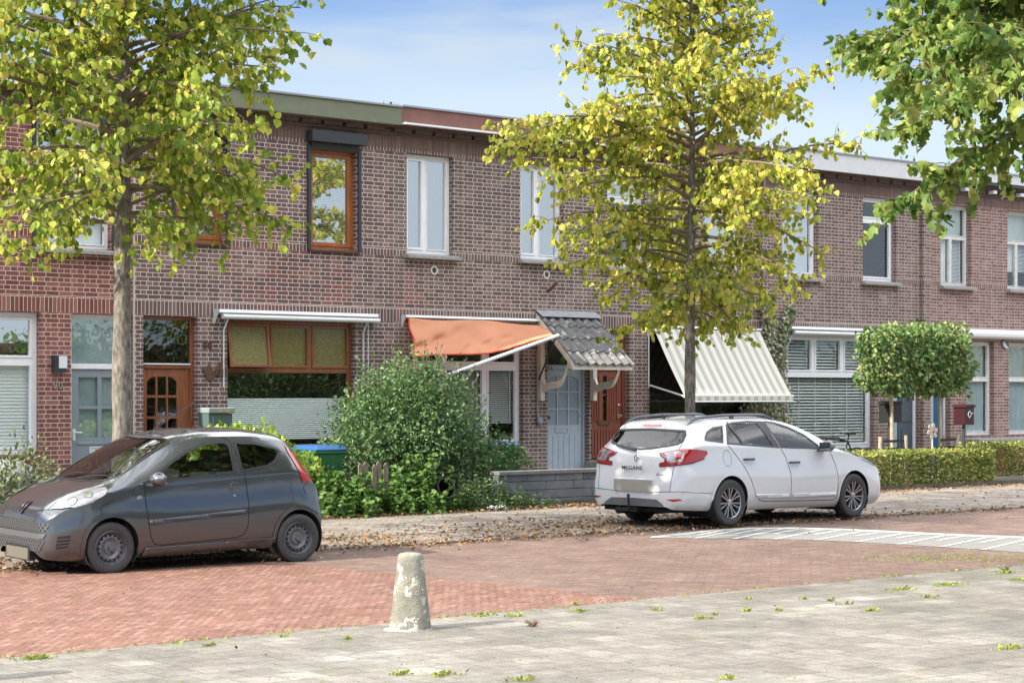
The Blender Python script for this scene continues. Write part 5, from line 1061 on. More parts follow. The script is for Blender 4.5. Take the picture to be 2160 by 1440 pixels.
for (px, py), lb in zip(((1123,1323),(2120,1206)), ('small clump of dry twigs on the near pavement, right of the bollard', 'small clump of dry twigs at the road edge on the far right')):
    p = G(px, py); q = MB()
    for i in range(26): a = rg.uniform(0, 6.28); l_ = rg.uniform(.02,.07); q.tube([(p.x+rg.gauss(0,.02), p.y+rg.gauss(0,.02), .012), (p.x+math.cos(a)*l_, p.y+math.sin(a)*l_, .015+rg.random()*.05)], .0035, 4)
    tag(q.obj('twig_clump', m_debris), lb, 'twigs', 'dry twig clumps')
# plastic litter by the weeds
m_pl = mat('crumpled_plastic', (.6,.63,.66), .2, coat=.5)
for (px, py, s_), lb in zip(((1036,1084,.07),(1056,1078,.09)), ('small crumpled white plastic scrap lying against the weeds', 'larger crumpled clear plastic bag lying against the weeds')):
    p = Q(px, py, 24.0); bmh = bmesh.new(); bmesh.ops.create_icosphere(bmh, subdivisions=3, radius=s_)
    for v in bmh.verts: v.co *= 1+.45*noise.noise(v.co*22); v.co.z = max(-.3*s_, v.co.z*.8)
    me = bpy.data.meshes.new('plastic_bag'); bmh.to_mesh(me); me.materials.append(m_pl); o = bpy.data.objects.new('plastic_bag', me); COL.objects.link(o); o.location = (p.x, 24.0, .03+.3*s_); tag(o, lb, 'litter')
p = Q(922, 1003, 24.2); q = MB(); q.lathe([(.001,0),(.12,0),(.15,.3),(.165,.3),(.165,.33),(.145,.33),(.12,.05),(.001,.05)], 20, Matrix.Translation((p.x, 24.28, .3)) @ Matrix.Rotation(R(70), 4, 'X')); tag(q.obj('plant_pot', M_['black'], smooth=True), 'black round plant pot tipped over among the nettles', 'plant pot')
# ---------------------------------------------------------------- cars
m_dkpaint = mat('dark_grey_metallic_paint', (.115,.122,.132), .22, metal=.8, coat=1, noise_=.03, nscale=300)
m_whpaint = mat('white_car_paint', (.6,.605,.61), .22, coat=1, noise_=.015)
m_rub = mat('tyre_rubber', (.045,.044,.043), .75, noise_=.2, nscale=30, bump=.3)
m_trim = mat('black_trim', (.015,.015,.017), .4)
m_seam = mat('panel_gap', (.008,.008,.008), .9)
m_steel = mat('steel_wheel', (.15,.155,.165), .5, metal=.5, noise_=.2, nscale=20)
m_alloy = mat('alloy_wheel', (.42,.42,.43), .3, metal=.85)
m_red = mat('red_lamp', (.36,.006,.006), .12, coat=1); m_clearl = mat('clear_lamp', (.25,.25,.27), .12, coat=1, metal=.35, noise_=.3, nscale=9)
m_int = mat('car_interior', (.03,.03,.033), .8); m_under = mat('car_underside', (.012,.012,.012), .9)
m_carglass = glass('car_glass', (.5,.56,.54), .02); m_tint = glass('tinted_car_glass', (.09,.12,.13), .0)
m_plate = mat('blank_plate', (.12,.112,.085), .5)
m_grille = mat('grille_mesh', (.015,.015,.016), .5)
m_mould = mat('side_moulding', (.045,.05,.06), .4)
def pchip(xs, ys, x):
    n = len(xs)
    if x <= xs[0]: return ys[0]
    if x >= xs[-1]: return ys[-1]
    h = [xs[i+1]-xs[i] for i in range(n-1)]; d = [(ys[i+1]-ys[i])/h[i] for i in range(n-1)]
    def sl(i):
        if i == 0: return d[0]
        if i == n-1: return d[-1]
        if d[i-1]*d[i] <= 0: return 0
        w1, w2 = 2*h[i]+h[i-1], h[i]+2*h[i-1]; return (w1+w2)/(w1/d[i-1]+w2/d[i])
    k = max(i for i in range(n-1) if xs[i] <= x); t = (x-xs[k])/h[k]; m0, m1 = sl(k)*h[k], sl(k+1)*h[k]
    return (2*t**3-3*t*t+1)*ys[k]+(t**3-2*t*t+t)*m0+(-2*t**3+3*t*t)*ys[k+1]+(t**3-t*t)*m1
class Car:
    def __init__(s, rows, root, paint, nst=150):
        s.root = root; s.paint = paint; cols = list(zip(*rows)); xs = cols[0]; L_ = xs[-1]
        st = set()
        for i in range(nst+1): st.add(round(L_*i/nst, 4))
        for i in range(1, 14): st.add(round(.006*i*1.2, 4)); st.add(round(L_-.006*i*1.2, 4))
        st = sorted(st); V = []; NS = 13
        for x in st:
            zb, wb, w, zw, we, ze, wr, zr, T = [pchip(xs, c, x) for c in cols[1:]]
            k = [(wb*.97, zb), (wb, zb+.015), ((wb+w)/2+.03, zb+(zw-zb)*.35), (w, zw), (we+(w-we)*.3, zw+(ze-zw)*.6), (we, ze), (wr, zr), (wr*.8, zr+(T-zr)*.55), (wr*.45, zr+(T-zr)*.88), (0, T), (-wr*.45, zr+(T-zr)*.88)]
            pl = []
            for i in range(len(k)-2):
                p0 = k[max(0, i-1)]; p1, p2 = k[i], k[i+1]; p3 = k[min(i+2, len(k)-1)]
                nsub = (1, 2, 6, 6, 5, 14, 4, 5, 5)[i]
                for j in range(nsub):
                    t = j/nsub
                    if i == 5: # glasshouse side: nearly straight with slight barrel
                        bul = .012*math.sin(math.pi*t); pl.append((p1[0]+(p2[0]-p1[0])*t+bul, p1[1]+(p2[1]-p1[1])*t)); continue
                    # tension-limited catmull-rom
                    q = []
                    for a in (0, 1):
                        m0 = (p2[a]-p0[a])*.5 if i not in (6,) else (p2[a]-p1[a])*.9; m1 = (p3[a]-p1[a])*.5 if i not in (4,) else (p2[a]-p1[a])*.9
                        q.append((2*t**3-3*t*t+1)*p1[a]+(t**3-2*t*t+t)*m0+(-2*t**3+3*t*t)*p2[a]+(t**3-t*t)*m1)
                    pl.append(tuple(q))
            pl.append((0, T)); V.append([(x, y, z) for y, z in pl])
        s.np_ = len(V[0]); m = s.np_; vs = []; 
        for row in V: vs += row+[(x, -y, z) for x, y, z in row[:-1]][::-1]
        w2 = 2*m-1; fs = []
        for i in range(len(V)-1):
            for j in range(w2-1): a = i*w2+j; fs.append((a, a+1, a+w2+1, a+w2))
        for e, fl in ((0, 1), (len(V)-1, 0)):
            for j in range(m-1):
                a, b_ = e*w2+j, e*w2+j+1; c, d = e*w2+w2-1-j-1, e*w2+w2-1-j
                f = (a, d, c, b_) if fl else (a, b_, c, d)
                if len(set(f)) == 3: f = tuple(dict.fromkeys(f))
                fs.append(f)
        s.vs = [Vector(v) for v in vs]; s.fs = fs; s.bvh = BVHTree.FromPolygons(s.vs, fs); s.kill = set(); s.L = L_; s.xs = xs; s.cols = cols
        s.cen = [sum((s.vs[i] for i in f), Vector())/len(f) for f in fs]
        s.nor = []
        for f in fs:
            n = (s.vs[f[1]]-s.vs[f[0]]).cross(s.vs[f[2]]-s.vs[f[0]]); n = n.normalized() if n.length > 0 else Vector((0,0,1)); s.nor.append(n)
        # outward normals check on one side face
        k = min(range(len(fs)), key=lambda i: (s.cen[i]-Vector((L_/2, 2, .5))).length); s.sgn = 1 if s.nor[k].y > 0 else -1
    def basis(s, d):
        d = Vector(d).normalized(); u = Vector((0,0,1)).cross(d)
        if u.length < .1: u = Vector((0,1,0))
        u.normalize(); return d, u, d.cross(u)
    def cast(s, u_, v_, d, u, v):
        o = u*u_+v*v_+d*5
        h = s.bvh.ray_cast(o, -d)
        if h[0] is None: h = s.bvh.find_nearest(u*u_+v*v_+d*(s.near if hasattr(s, 'near') else 1))
        n = h[1]; n = n if n.dot(d) > 0 else -n; return h[0], n
    def flat(s, pts, d, u, v): return [(p.dot(u), p.dot(v)) for p in map(Vector, pts)]
    def patch(s, name, pts, d, m, off=.004, hole=None, grid=.035, parent=None, th=0, smooth=True, cut=False):
        "outline pts (3D, on or near the skin) laid on the body seen along d; hole: inner outline left open"
        d, u, v = s.basis(d); P2 = s.flat(pts, d, u, v); H2 = s.flat(hole, d, u, v) if hole else None
        def dens(P):
            o = []
            for i in range(len(P)):
                a, b_ = Vector(P[i]), Vector(P[(i+1) % len(P)]); n = max(1, int((b_-a).length/grid+.5))
                for k in range(n): o.append(a.lerp(b_, k/n))
            return o
        A = dens(P2); B = dens(H2) if H2 else []
        pts2 = A+B; faces = [list(range(len(A)))]; edges = [(len(A)+i, len(A)+(i+1) % len(B)) for i in range(len(B))]
        xs_ = [p.x for p in A]; ys_ = [p.y for p in A]; gx = min(xs_)+grid/2
        def inside(P, x, y):
            c = False; n = len(P)
            for i in range(n):
                a, b_ = P[i], P[(i+1) % n]
                if (a[1] > y) != (b_[1] > y) and x < (b_[0]-a[0])*(y-a[1])/(b_[1]-a[1])+a[0]: c = not c
            return c
        while gx < max(xs_):
            gy = min(ys_)+grid/2
            while gy < max(ys_):
                if inside(A, gx, gy) and (not B or not inside(B, gx, gy)): pts2.append(Vector((gx, gy)))
                gy += grid
            gx += grid
        r = geometry.delaunay_2d_cdt([Vector(p[:]) for p in pts2], edges, faces, 1, 1e-5)
        ov, of = r[0], [f for f in r[2] if len(f) >= 3]
        if B:
            of = [f for f in of if not inside(B, sum(ov[i].x for i in f)/len(f), sum(ov[i].y for i in f)/len(f))]
        vs = []; used = sorted({i for f in of for i in f}); mp_ = {k: n for n, k in enumerate(used)}
        for i in used: h, n = s.cast(ov[i].x, ov[i].y, d, u, v); vs.append(h+n*off)
        q = MB(); fs = []
        for f in of:
            f = [mp_[i] for i in f]; n = (vs[f[1]]-vs[f[0]]).cross(vs[f[2]]-vs[f[0]])
            fs.append(tuple(f if n.dot(d) > 0 else f[::-1]))
        q.add(vs, fs)
        if cut:
            P = B if B else A
            for i, c in enumerate(s.cen):
                if s.nor[i].dot(d)*s.sgn > .05 and inside(P, c.dot(u), c.dot(v)): s.kill.add(i)
        o = q.obj(name, m, parent or s.root, smooth=smooth, sharp=50)
        if th: md = o.modifiers.new('s', 'SOLIDIFY'); md.thickness = th; md.offset = 1
        return o
    def strip(s, name, pts, d, m, w=.008, off=.0015, parent=None, step=.03, closed=False):
        d, u, v = s.basis(d); P = [Vector(p) for p in s.flat(pts, d, u, v)]
        if closed: P.append(P[0])
        o = []
        for a, b_ in zip(P, P[1:]):
            n = max(1, int((b_-a).length/step)); o += [a.lerp(b_, k/n) for k in range(n)]
        o.append(P[-1]); vs = []; fs = []
        for i, p in enumerate(o):
            t = (o[min(i+1, len(o)-1)]-o[max(i-1, 0)]).normalized(); n2 = Vector((-t.y, t.x))*w/2
            for sg in (-1, 1): pp = p+n2*sg; h, n = s.cast(pp.x, pp.y, d, u, v); vs.append(h+n*off)
            if i: fs.append((2*i-2, 2*i-1, 2*i+1, 2*i))
        q = MB(); q.add(vs, fs); return q.obj(name, m, parent or s.root, smooth=True)
    def arch(s, hx, hz, r):
        for sg in (1, -1):
            # wheel opening: skin removed, lip laid round it
            for i, c in enumerate(s.cen):
                if c.y*sg > .3 and (c.x-hx)**2+(c.z-hz)**2 < r*r: s.kill.add(i)
            o = [(hx+(r+.03)*math.cos(t), sg*.8, hz+(r+.03)*math.sin(t)) for t in [math.pi*(-.17+1.34*k/40) for k in range(41)]]; i_ = [(hx+(r-.018)*math.cos(t), sg*.8, hz+(r-.018)*math.sin(t)) for t in [math.pi*(-.17+1.34*k/40) for k in range(41)]]
            zmin = pchip(s.xs, s.cols[1], hx); o = [p for p in o if p[2] > zmin+.01]; i_ = [p for p in i_ if p[2] > zmin+.01]
            p = s.patch('wheel_arch', o+i_[::-1], (0, sg, 0), s.paint, off=.006, grid=.02)
            q = MB(); n = 24; yo = abs(s.vs and s.cast(*s.flat([(hx, sg*.8, hz+r+.02)], *s.basis((0, sg, 0)))[0], *s.basis((0, sg, 0)))[0].y)
            vs = []; fs = []
            for k in range(n+1):
                t = math.pi*(-.2+1.4*k/n); c_, s_ = hx+(r-.005)*math.cos(t), hz+(r-.005)*math.sin(t); vs += [(c_, sg*(yo-.012), s_), (c_, sg*.3, s_)]
                if k: fs.append((2*k-2, 2*k, 2*k+1, 2*k-1))
            fs.append(tuple(range(1, 2*n+2, 2))); q.add(vs, fs); q.obj('wheel_well', m_under, s.root)
    def body(s):
        me = MB(); me.v = [tuple(v) for v in s.vs]; me.f = [f for i, f in enumerate(s.fs) if i not in s.kill]
        return me.obj('body', s.paint, s.root, smooth=True, sharp=35)
    def wheel(s, x, y, r, w, kind):
        sg = 1 if y > 0 else -1
        Mx = Matrix.Translation((x, y, r)) @ Matrix.Rotation(R(-90)*sg, 4, 'X')   # local Z points outwards
        q = MB(); rr = r*.66
        q.lathe([(rr, -w/2), (rr*1.04, -w/2), (r*.9, -w/2), (r*.975, -w*.42), (r, -w*.3), (r, w*.3), (r*.975, w*.42), (r*.9, w/2), (rr*1.04, w/2-.004), (rr, w/2-.012)], 56, Mx, close=True)
        tn = q.obj('tyre', m_rub, None, smooth=True); tn.location = (0,0,0)
        me = tn.data; me.transform(Matrix.Translation(Vector(((x), 0, 0))*0)); return tn
def make_wheel(root, x, y, r, w, kind, name='wheel'):
    sg = 1 if y > 0 else -1; rr = r*.665
    Mx = Matrix.Translation((x, y, r)) @ Matrix.Rotation(R(-90)*sg, 4, 'X')
    q = MB(); q.lathe([(rr, -w/2), (r*.9, -w/2), (r*.975, -w*.42), (r, -w*.3), (r, -w*.06), (r-.008, -.004), (r-.008, .004), (r, w*.06), (r, w*.3), (r*.975, w*.42), (r*.9, w/2), (rr*1.15, w/2+.002), (rr*1.02, w/2-.008), (rr*.99, w/2-.02), (rr*.99, -w/2)], 56, Mx, close=True)
    wh = q.obj(name, m_rub, root, smooth=True, sharp=30)
    q = MB()
    if kind == 'steel':
        q.lathe([(rr, w/2-.012), (rr*.97, w/2-.008), (rr*.93, w/2-.02), (rr*.9, w/2-.05), (rr*.82, w/2-.055), (rr*.74, w/2-.035), (rr*.6, w/2-.03), (rr*.5, w/2-.045), (rr*.4, w/2-.05), (rr*.36, w/2-.035), (rr*.16, w/2-.03), (rr*.15, w/2-.01), (.001, w/2-.008)], 56, Mx, caps=(0, 1))
        q.obj('rim', m_steel, wh, smooth=True, sharp=35)
        for k in range(16):
            t = k/16*2*math.pi; h = MB(); h.lathe([(.0125, 0), (.0125, .003), (.001, .0032)], 10, Mx @ Matrix.Translation((rr*.74*math.cos(t), rr*.74*math.sin(t), w/2-.034)) @ Matrix.Diagonal((1.15, 1.15, 1, 1))); h.obj('vent_hole', m_seam, wh)
        for k in range(4): t = k/4*2*math.pi+.4; h = MB(); h.lathe([(.012,0),(.012,.012),(.001,.013)], 6, Mx @ Matrix.Translation((rr*.28*math.cos(t), rr*.28*math.sin(t), w/2-.034)))
        h.obj('wheel_nut', m_trim, wh)
    else:
        q.lathe([(rr, w/2-.012), (rr*.985, w/2-.004), (rr*.955, w/2-.012), (rr*.945, w/2-.06), (rr*.94, -w/2+.02)], 56, Mx, caps=(0, 0))
        q.obj('rim', m_alloy, wh, smooth=True, sharp=35)
        h = MB(); h.lathe([(rr*.94, w/2-.1), (.001, w/2-.1)], 40, Mx); h.lathe([(rr*.62, w/2-.098), (rr*.62, w/2-.075), (rr*.3, w/2-.07), (.001, w/2-.07)], 40, Mx); h.obj('brake_disc', m_trim, wh)
        for k in range(7):
            sp = MB()
            for da in (-.17, .17):
                t = k/7*2*math.pi+.2; a0, a1 = t+da*.55, t+da; zf = w/2-.03; zo = w/2-.008
                p = [(rr*.14*math.cos(a0-.22), rr*.14*math.sin(a0-.22), zf), (rr*.965*math.cos(a1-.055), rr*.965*math.sin(a1-.055), zo), (rr*.965*math.cos(a1+.055), rr*.965*math.sin(a1+.055), zo), (rr*.14*math.cos(a0+.22), rr*.14*math.sin(a0+.22), zf)]
                vs = [Mx @ Vector(a) for a in p]+[Mx @ Vector((a[0], a[1], a[2]-.025)) for a in p]; sp.add(vs, [(0,1,2,3), (7,6,5,4), (0,4,5,1), (1,5,6,2), (2,6,7,3), (3,7,4,0)])
            sp.obj('spoke', m_alloy, wh)
        h = MB(); h.lathe([(rr*.22, w/2-.05), (rr*.21, w/2-.022), (rr*.13, w/2-.014), (.001, w/2-.013)], 20, Mx); h.obj('hub_cap', m_alloy, wh, smooth=True)
    return wh
def seat(root, x, y, m, head=True, w=.25):
    q = MB(); z0 = .42; q.prism([(x-.28, z0), (x+.22, z0-.04), (x+.24, z0+.1), (x-.26, z0+.15)], y-w, y+w, lambda a, b_, t: (a, t, b_))
    q.prism([(x+.14, z0+.05), (x+.3, z0+.05), (x+.43, z0+.62), (x+.3, z0+.62)], y-w, y+w, lambda a, b_, t: (a, t, b_))
    if head: q.prism([(x+.33, z0+.66), (x+.42, z0+.66), (x+.45, z0+.86), (x+.37, z0+.86)], y-.13, y+.13, lambda a, b_, t: (a, t, b_)); q.tube([(x+.37, y-.06, z0+.6), (x+.38, y-.06, z0+.68)], .008, 6); q.tube([(x+.37, y+.06, z0+.6), (x+.38, y+.06, z0+.68)], .008, 6)
    o = q.obj('seat', m, root, bevel=.04)
def mirrored(pts): return [(a, -b_, c) for a, b_, c in pts]
def xz(l, y=.7): return [(a, y, c) for a, c in l]
def shrink(P, k):
    "inner outline of a polygon in x,z inset by k metres"
    n = len(P); ar = sum(P[i][0]*P[(i+1)%n][1]-P[(i+1)%n][0]*P[i][1] for i in range(n)); sg = 1 if ar > 0 else -1; o = []
    for i in range(n):
        a, b_, c = Vector(P[i-1]), Vector(P[i]), Vector(P[(i+1) % n]); d1, d2 = (b_-a).normalized(), (c-b_).normalized(); n1, n2 = Vector((-d1.y, d1.x))*sg, Vector((-d2.y, d2.x))*sg
        m = (n1+n2); m = m/max(.35, m.length_squared)*2*.5*2 if 0 else m.normalized()/max(.5, m.normalized().dot(n1)); o.append(tuple(b_+m*k))
    return o
def glassset(car, outline, d, frame_m, glass_m, lip=.028, mir=True, to3=xz, name='side_window'):
    inner = shrink(outline, lip)
    for sg in ((1, -1) if mir else (1,)):
        o3 = to3(outline); i3 = to3(inner); mid = to3(shrink(outline, lip*.75)); dd = Vector(d)
        if sg < 0: o3, i3, mid, dd = mirrored(o3), mirrored(i3), mirrored(mid), Vector((dd.x, -dd.y, dd.z))
        w = car.patch(name, o3, dd, frame_m, off=.003, hole=i3, grid=.04)
        car.patch('pane', mid, dd, glass_m, off=-.004, grid=.06, parent=w, cut=True)
        
# ---- small dark hatchback, front to the left
rows1 = [ # x zb wb w zw we ze wr zr T
(0.000,0.250,0.400,0.520,0.400,0.500,0.500,0.420,0.565,0.590),(0.020,0.200,0.500,0.600,0.400,0.575,0.550,0.480,0.625,0.650),(0.060,0.170,0.570,0.665,0.420,0.640,0.600,0.520,0.680,0.710),(0.130,0.160,0.630,0.725,0.440,0.700,0.655,0.560,0.735,0.765),(0.270,0.155,0.690,0.780,0.480,0.755,0.730,0.600,0.810,0.845),
(0.450,0.150,0.720,0.805,0.520,0.785,0.800,0.640,0.880,0.915),(0.620,0.150,0.735,0.812,0.560,0.790,0.860,0.680,0.925,0.960),(0.700,0.150,0.740,0.815,0.570,0.787,0.880,0.700,0.945,0.985),(0.800,0.150,0.740,0.815,0.580,0.785,0.900,0.700,1.000,1.045),(0.930,0.150,0.745,0.815,0.600,0.780,0.920,0.690,1.076,1.123),(1.100,0.155,0.745,0.815,0.600,0.775,0.935,0.660,1.174,1.235),(1.300,0.160,0.745,0.815,0.600,0.770,0.945,0.630,1.278,1.355),
(1.500,0.165,0.745,0.815,0.600,0.765,0.955,0.605,1.362,1.445),(1.700,0.170,0.745,0.815,0.600,0.765,0.965,0.590,1.407,1.490),(2.000,0.175,0.745,0.815,0.600,0.765,0.985,0.580,1.437,1.520),(2.400,0.180,0.745,0.815,0.620,0.765,1.010,0.575,1.437,1.520),(2.750,0.185,0.735,0.810,0.640,0.760,1.030,0.565,1.407,1.490),(2.950,0.190,0.720,0.800,0.640,0.750,1.040,0.560,1.372,1.455),
(3.060,0.200,0.700,0.790,0.620,0.735,1.030,0.560,1.295,1.370),(3.160,0.220,0.680,0.775,0.600,0.720,0.990,0.565,1.164,1.220),(3.250,0.240,0.660,0.755,0.570,0.700,0.930,0.580,1.030,1.070),(3.330,0.250,0.640,0.735,0.540,0.680,0.850,0.580,0.910,0.940),(3.400,0.270,0.610,0.700,0.520,0.650,0.700,0.570,0.760,0.790),(3.440,0.290,0.550,0.630,0.480,0.590,0.600,0.520,0.650,0.680),(3.460,0.320,0.480,0.550,0.460,0.520,0.540,0.460,0.580,0.600)]
A_ = Vector((10.02, 18.41)); ya = R(-1.5); dvx = Vector((math.cos(ya), math.sin(ya))); nvx = Vector((-dvx.y, dvx.x)); S1 = .97
org = A_-dvx*.70*S1+nvx*.735*S1
r1 = thing('parked_car', 'dark grey three-door hatchback parked at the left with its near wheels on the red bricks', 'car', (org.x, org.y, .004), local=True, group='cars parked half on the pavement')
r1.rotation_euler = (R(1.0), 0, ya); r1.scale = (S1,)*3
c1 = Car(rows1, r1, m_dkpaint)
W1 = [(1.15,.955),(1.26,1.05),(1.45,1.18),(1.68,1.30),(1.92,1.375),(2.13,1.39),(2.2,1.375),(2.225,1.33),(2.225,1.03)]
W2 = [(2.285,1.385),(2.55,1.37),(2.80,1.315),(2.865,1.285),(2.87,1.25),(2.78,1.15),(2.66,1.09),(2.30,1.04)]
glassset(c1, W1, (0,1,0), m_trim, m_carglass); glassset(c1, W2, (0,1,0), m_trim, m_carglass)
ws = [(.62,0),(.64,.3),(.71,.55),(.79,.655),(.88,.675),(1.06,.65),(1.27,.61),(1.49,.555),(1.51,.47),(1.46,.25),(1.43,0)]; full = ws+[(a, -b_) for a, b_ in ws[1:-1]][::-1]
glassset(c1, full, (-.5,0,1), m_trim, m_carglass, lip=.03, mir=False, to3=lambda l: [(a, b_, pchip(c1.xs, c1.cols[9], a)) for a, b_ in l], name='windscreen')
c1.patch('rear_window', [(3.0,y,z) for y, z in ((-.5,1.33),(.5,1.33),(.56,1.05),(.4,1.0),(-.4,1.0),(-.56,1.05))], (1,0,.3), m_trim, off=.004)
for sg in (1, -1):
    d = (0, sg, 0)
    dl = [(1.09,.97),(1.10,.70),(1.15,.38),(1.2,.30),(1.28,.285),(2.22,.325),(2.31,.36),(2.355,.45),(2.37,.70),(2.35,.95),(2.27,1.28),(2.22,1.40),(2.15,1.425)]
    c1.strip('door_gap', xz(dl, sg*.7), d, m_seam, w=.009)
    c1.patch('side_moulding', xz([(1.13,.515),(1.13,.56),(2.32,.635),(2.335,.615),(2.33,.59),(1.15,.51)], sg*.8), d, m_mould, off=.004, th=.012)
    q = MB(); x, z = 2.2, .88; h, n = c1.cast(*c1.flat([(x, sg*.8, z)], *c1.basis(d))[0], *c1.basis(d)); Mh = Matrix.Translation(h) @ Matrix.Rotation(R(-90)*sg, 4, 'X')
    q.lathe([(.06,-.01),(.062,.004),(.05,.006),(.04,-.003),(.001,-.004)], 20, Mh); q.box(h.x-.06, h.x+.06, h.y-.012, h.y+.012, h.z-.016, h.z+.016); q.obj('door_handle', m_dkpaint, r1, smooth=True)
    q = MB(); h2, n = c1.cast(*c1.flat([(2.2, sg*.8, .79)], *c1.basis(d))[0], *c1.basis(d)); q.lathe([(.014,0),(.012,.004),(.001,.005)], 12, Matrix.Translation(h2) @ Matrix.Rotation(R(-90)*sg, 4, 'X')); q.obj('key_lock', M_['chrome'], r1)
    c1.patch('side_repeater', xz([(.985,.80),(1.0,.825),(1.04,.83),(1.06,.81),(1.04,.79),(1.0,.785)], sg*.8), d, m_clearl, off=.006, grid=.02)
    c1.patch('headlight', [(.094,sg*.572,.696),(.191,sg*.568,.773),(.302,sg*.545,.838),(.496,sg*.61,.90),(.664,sg*.721,.915),(.665,sg*.76,.885),(.62,sg*.79,.853),(.471,sg*.788,.769),(.307,sg*.765,.725),(.171,sg*.684,.705)], (-.7, sg*.75, .35), m_clearl, off=.011, grid=.03)
    dh, uh, vh = c1.basis((-.7, sg*.75, .35))
    for cc, r_ in ((Vector((.30,sg*.69,.775)), .048), (Vector((.46,sg*.73,.84)), .04)):
        c1.strip('lamp_ring', [cc+uh*r_*math.cos(t/16*6.283)+vh*r_*math.sin(t/16*6.283) for t in range(16)], dh, M_['dark'], w=.008, off=.014, closed=True, step=.01)
        c1.patch('lamp_reflector', [cc+uh*(r_-.004)*math.cos(t/16*6.283)+vh*(r_-.004)*math.sin(t/16*6.283) for t in range(16)], dh, M_['chrome'], off=.0135, grid=.02)
    c1.patch('tail_light', [(2.96,sg*.58,1.335),(3.03,sg*.62,1.27),(3.12,sg*.64,1.18),(3.20,sg*.66,1.06),(3.25,sg*.67,.93),(3.24,sg*.68,.90),(3.10,sg*.72,.91),(3.07,sg*.72,1.0),(3.02,sg*.68,1.12),(2.96,sg*.62,1.25)], (.45, sg*.9, .15), m_red, off=.008, grid=.03)
    c1.strip('wing_gap', xz([(1.09,.97),(1.0,.93),(.93,.87),(.95,.84),(1.08,.83)], sg*.8), d, m_seam, w=.007)
    c1.strip('bumper_gap', xz([(.72,.78),(.6,.74),(.56,.70),(.58,.64)], sg*.8), d, m_seam, w=.006); c1.strip('bumper_gap', xz([(3.15,.78),(3.12,.86),(3.2,.9)], sg*.8), d, m_seam, w=.006)
    # sill
    c1.patch('sill', xz([(1.06,.17),(1.1,.265),(2.72,.31),(2.72,.20)], sg*.8), d, m_dkpaint, off=.004, th=.012)
    # mirror
    q = MB(); bme = bmesh.new(); bmesh.ops.create_uvsphere(bme, u_segments=20, v_segments=12, radius=1)
    for v in bme.verts: v.co = Vector((1.19+v.co.x*(.10 if v.co.x < 0 else .06), sg*(.92+v.co.y*.12), 1.0+v.co.z*.08))
    me = bpy.data.meshes.new('mirror'); bme.to_mesh(me); me.materials.append(m_dkpaint); me.polygons.foreach_set('use_smooth', [True]*len(me.polygons)); o = bpy.data.objects.new('mirror', me); COL.objects.link(o); o.parent = r1
    q.prism([(1.10,.93),(1.24,.935),(1.2,.96),(1.12,.955)], sg*.74, sg*.93, lambda a, b_, t: (a, t, b_)); q.obj('mirror_arm', m_trim, o)
    q = MB(); q.box(1.235, 1.24, sg*.90-.085, sg*.90+.085, .955, 1.045); q.obj('mirror_glass', M_['chrome'], o)
front = (-1, 0, .02)
c1.patch('upper_grille', [(0,y,z) for y, z in ((-.64,.555),(-.3,.562),(.3,.562),(.64,.555),(.63,.49),(.58,.462),(-.58,.462),(-.63,.49))], front, m_grille, off=.004)
c1.patch('bumper_bar', [(0,y,z) for y, z in ((-.62,.445),(.62,.445),(.59,.40),(.52,.385),(-.52,.385),(-.59,.40))], front, mat('satin_bar', (.2,.2,.21), .35, metal=.7), off=.01)
c1.patch('lower_grille', [(0,y,z) for y, z in ((-.60,.365),(.60,.365),(.54,.27),(.45,.245),(-.45,.245),(-.54,.27))], front, m_grille, off=.004)
# lattice of the grilles
for z0, z1, hw in ((.485,.57,.49), (.235,.35,.38)):
    for k in range(30):
        for sg in (-1, 1):
            pass
ml = m_grille.node_tree; N, L = ml.nodes, ml.links; b = N['Principled BSDF']; tcg = N.new('ShaderNodeTexCoord')
outs = []
for a in (45, -45):
    mpg = N.new('ShaderNodeMapping'); mpg.inputs['Rotation'].default_value = (R(a), 0, 0); wv = N.new('ShaderNodeTexWave'); wv.bands_direction = 'Y'; wv.inputs['Scale'].default_value = 7
    L.new(tcg.outputs['Object'], mpg.inputs[0]); L.new(mpg.outputs[0], wv.inputs[0]); gt = N.new('ShaderNodeMath'); gt.operation = 'GREATER_THAN'; gt.inputs[1].default_value = .8; L.new(wv.outputs['Fac'], gt.inputs[0]); outs.append(gt)
mxg = N.new('ShaderNodeMath'); mxg.operation = 'MAXIMUM'; L.new(outs[0].outputs[0], mxg.inputs[0]); L.new(outs[1].outputs[0], mxg.inputs[1]); cg = N.new('ShaderNodeMix'); cg.data_type = 'RGBA'; cg.inputs['A'].default_value = (.008,.008,.008,1); cg.inputs['B'].default_value = (.075,.075,.08,1); L.new(mxg.outputs[0], cg.inputs['Factor']); L.new(cg.outputs['Result'], b.inputs['Base Color'])
for sg in (1, -1):
    fd = (-.6, sg*.8, 0); c1.patch('air_vent', [(.115,sg*.715,.42),(.236,sg*.771,.435),(.217,sg*.758,.31),(.103,sg*.695,.285)], fd, m_trim, off=.004)
    for z in (.32,.353,.386): c1.strip('vent_slat', [(.12,sg*.71,z),(.22,sg*.765,z+.012)], fd, m_dkpaint, w=.012, off=.01)
sh = [(-.085,.80),(-.06,.835),(.06,.835),(.085,.80),(.05,.70),(.0,.675),(-.05,.70)]
c1.patch('badge', [(0,a-.04,b_-.05) for a, b_ in sh], (-1,0,.25), m_trim, off=.012)
c1.strip('badge_rim', [(0,a-.04,b_-.05) for a, b_ in sh[2:]+sh[:2]], (-1,0,.25), M_['chrome'], w=.014, off=.018)
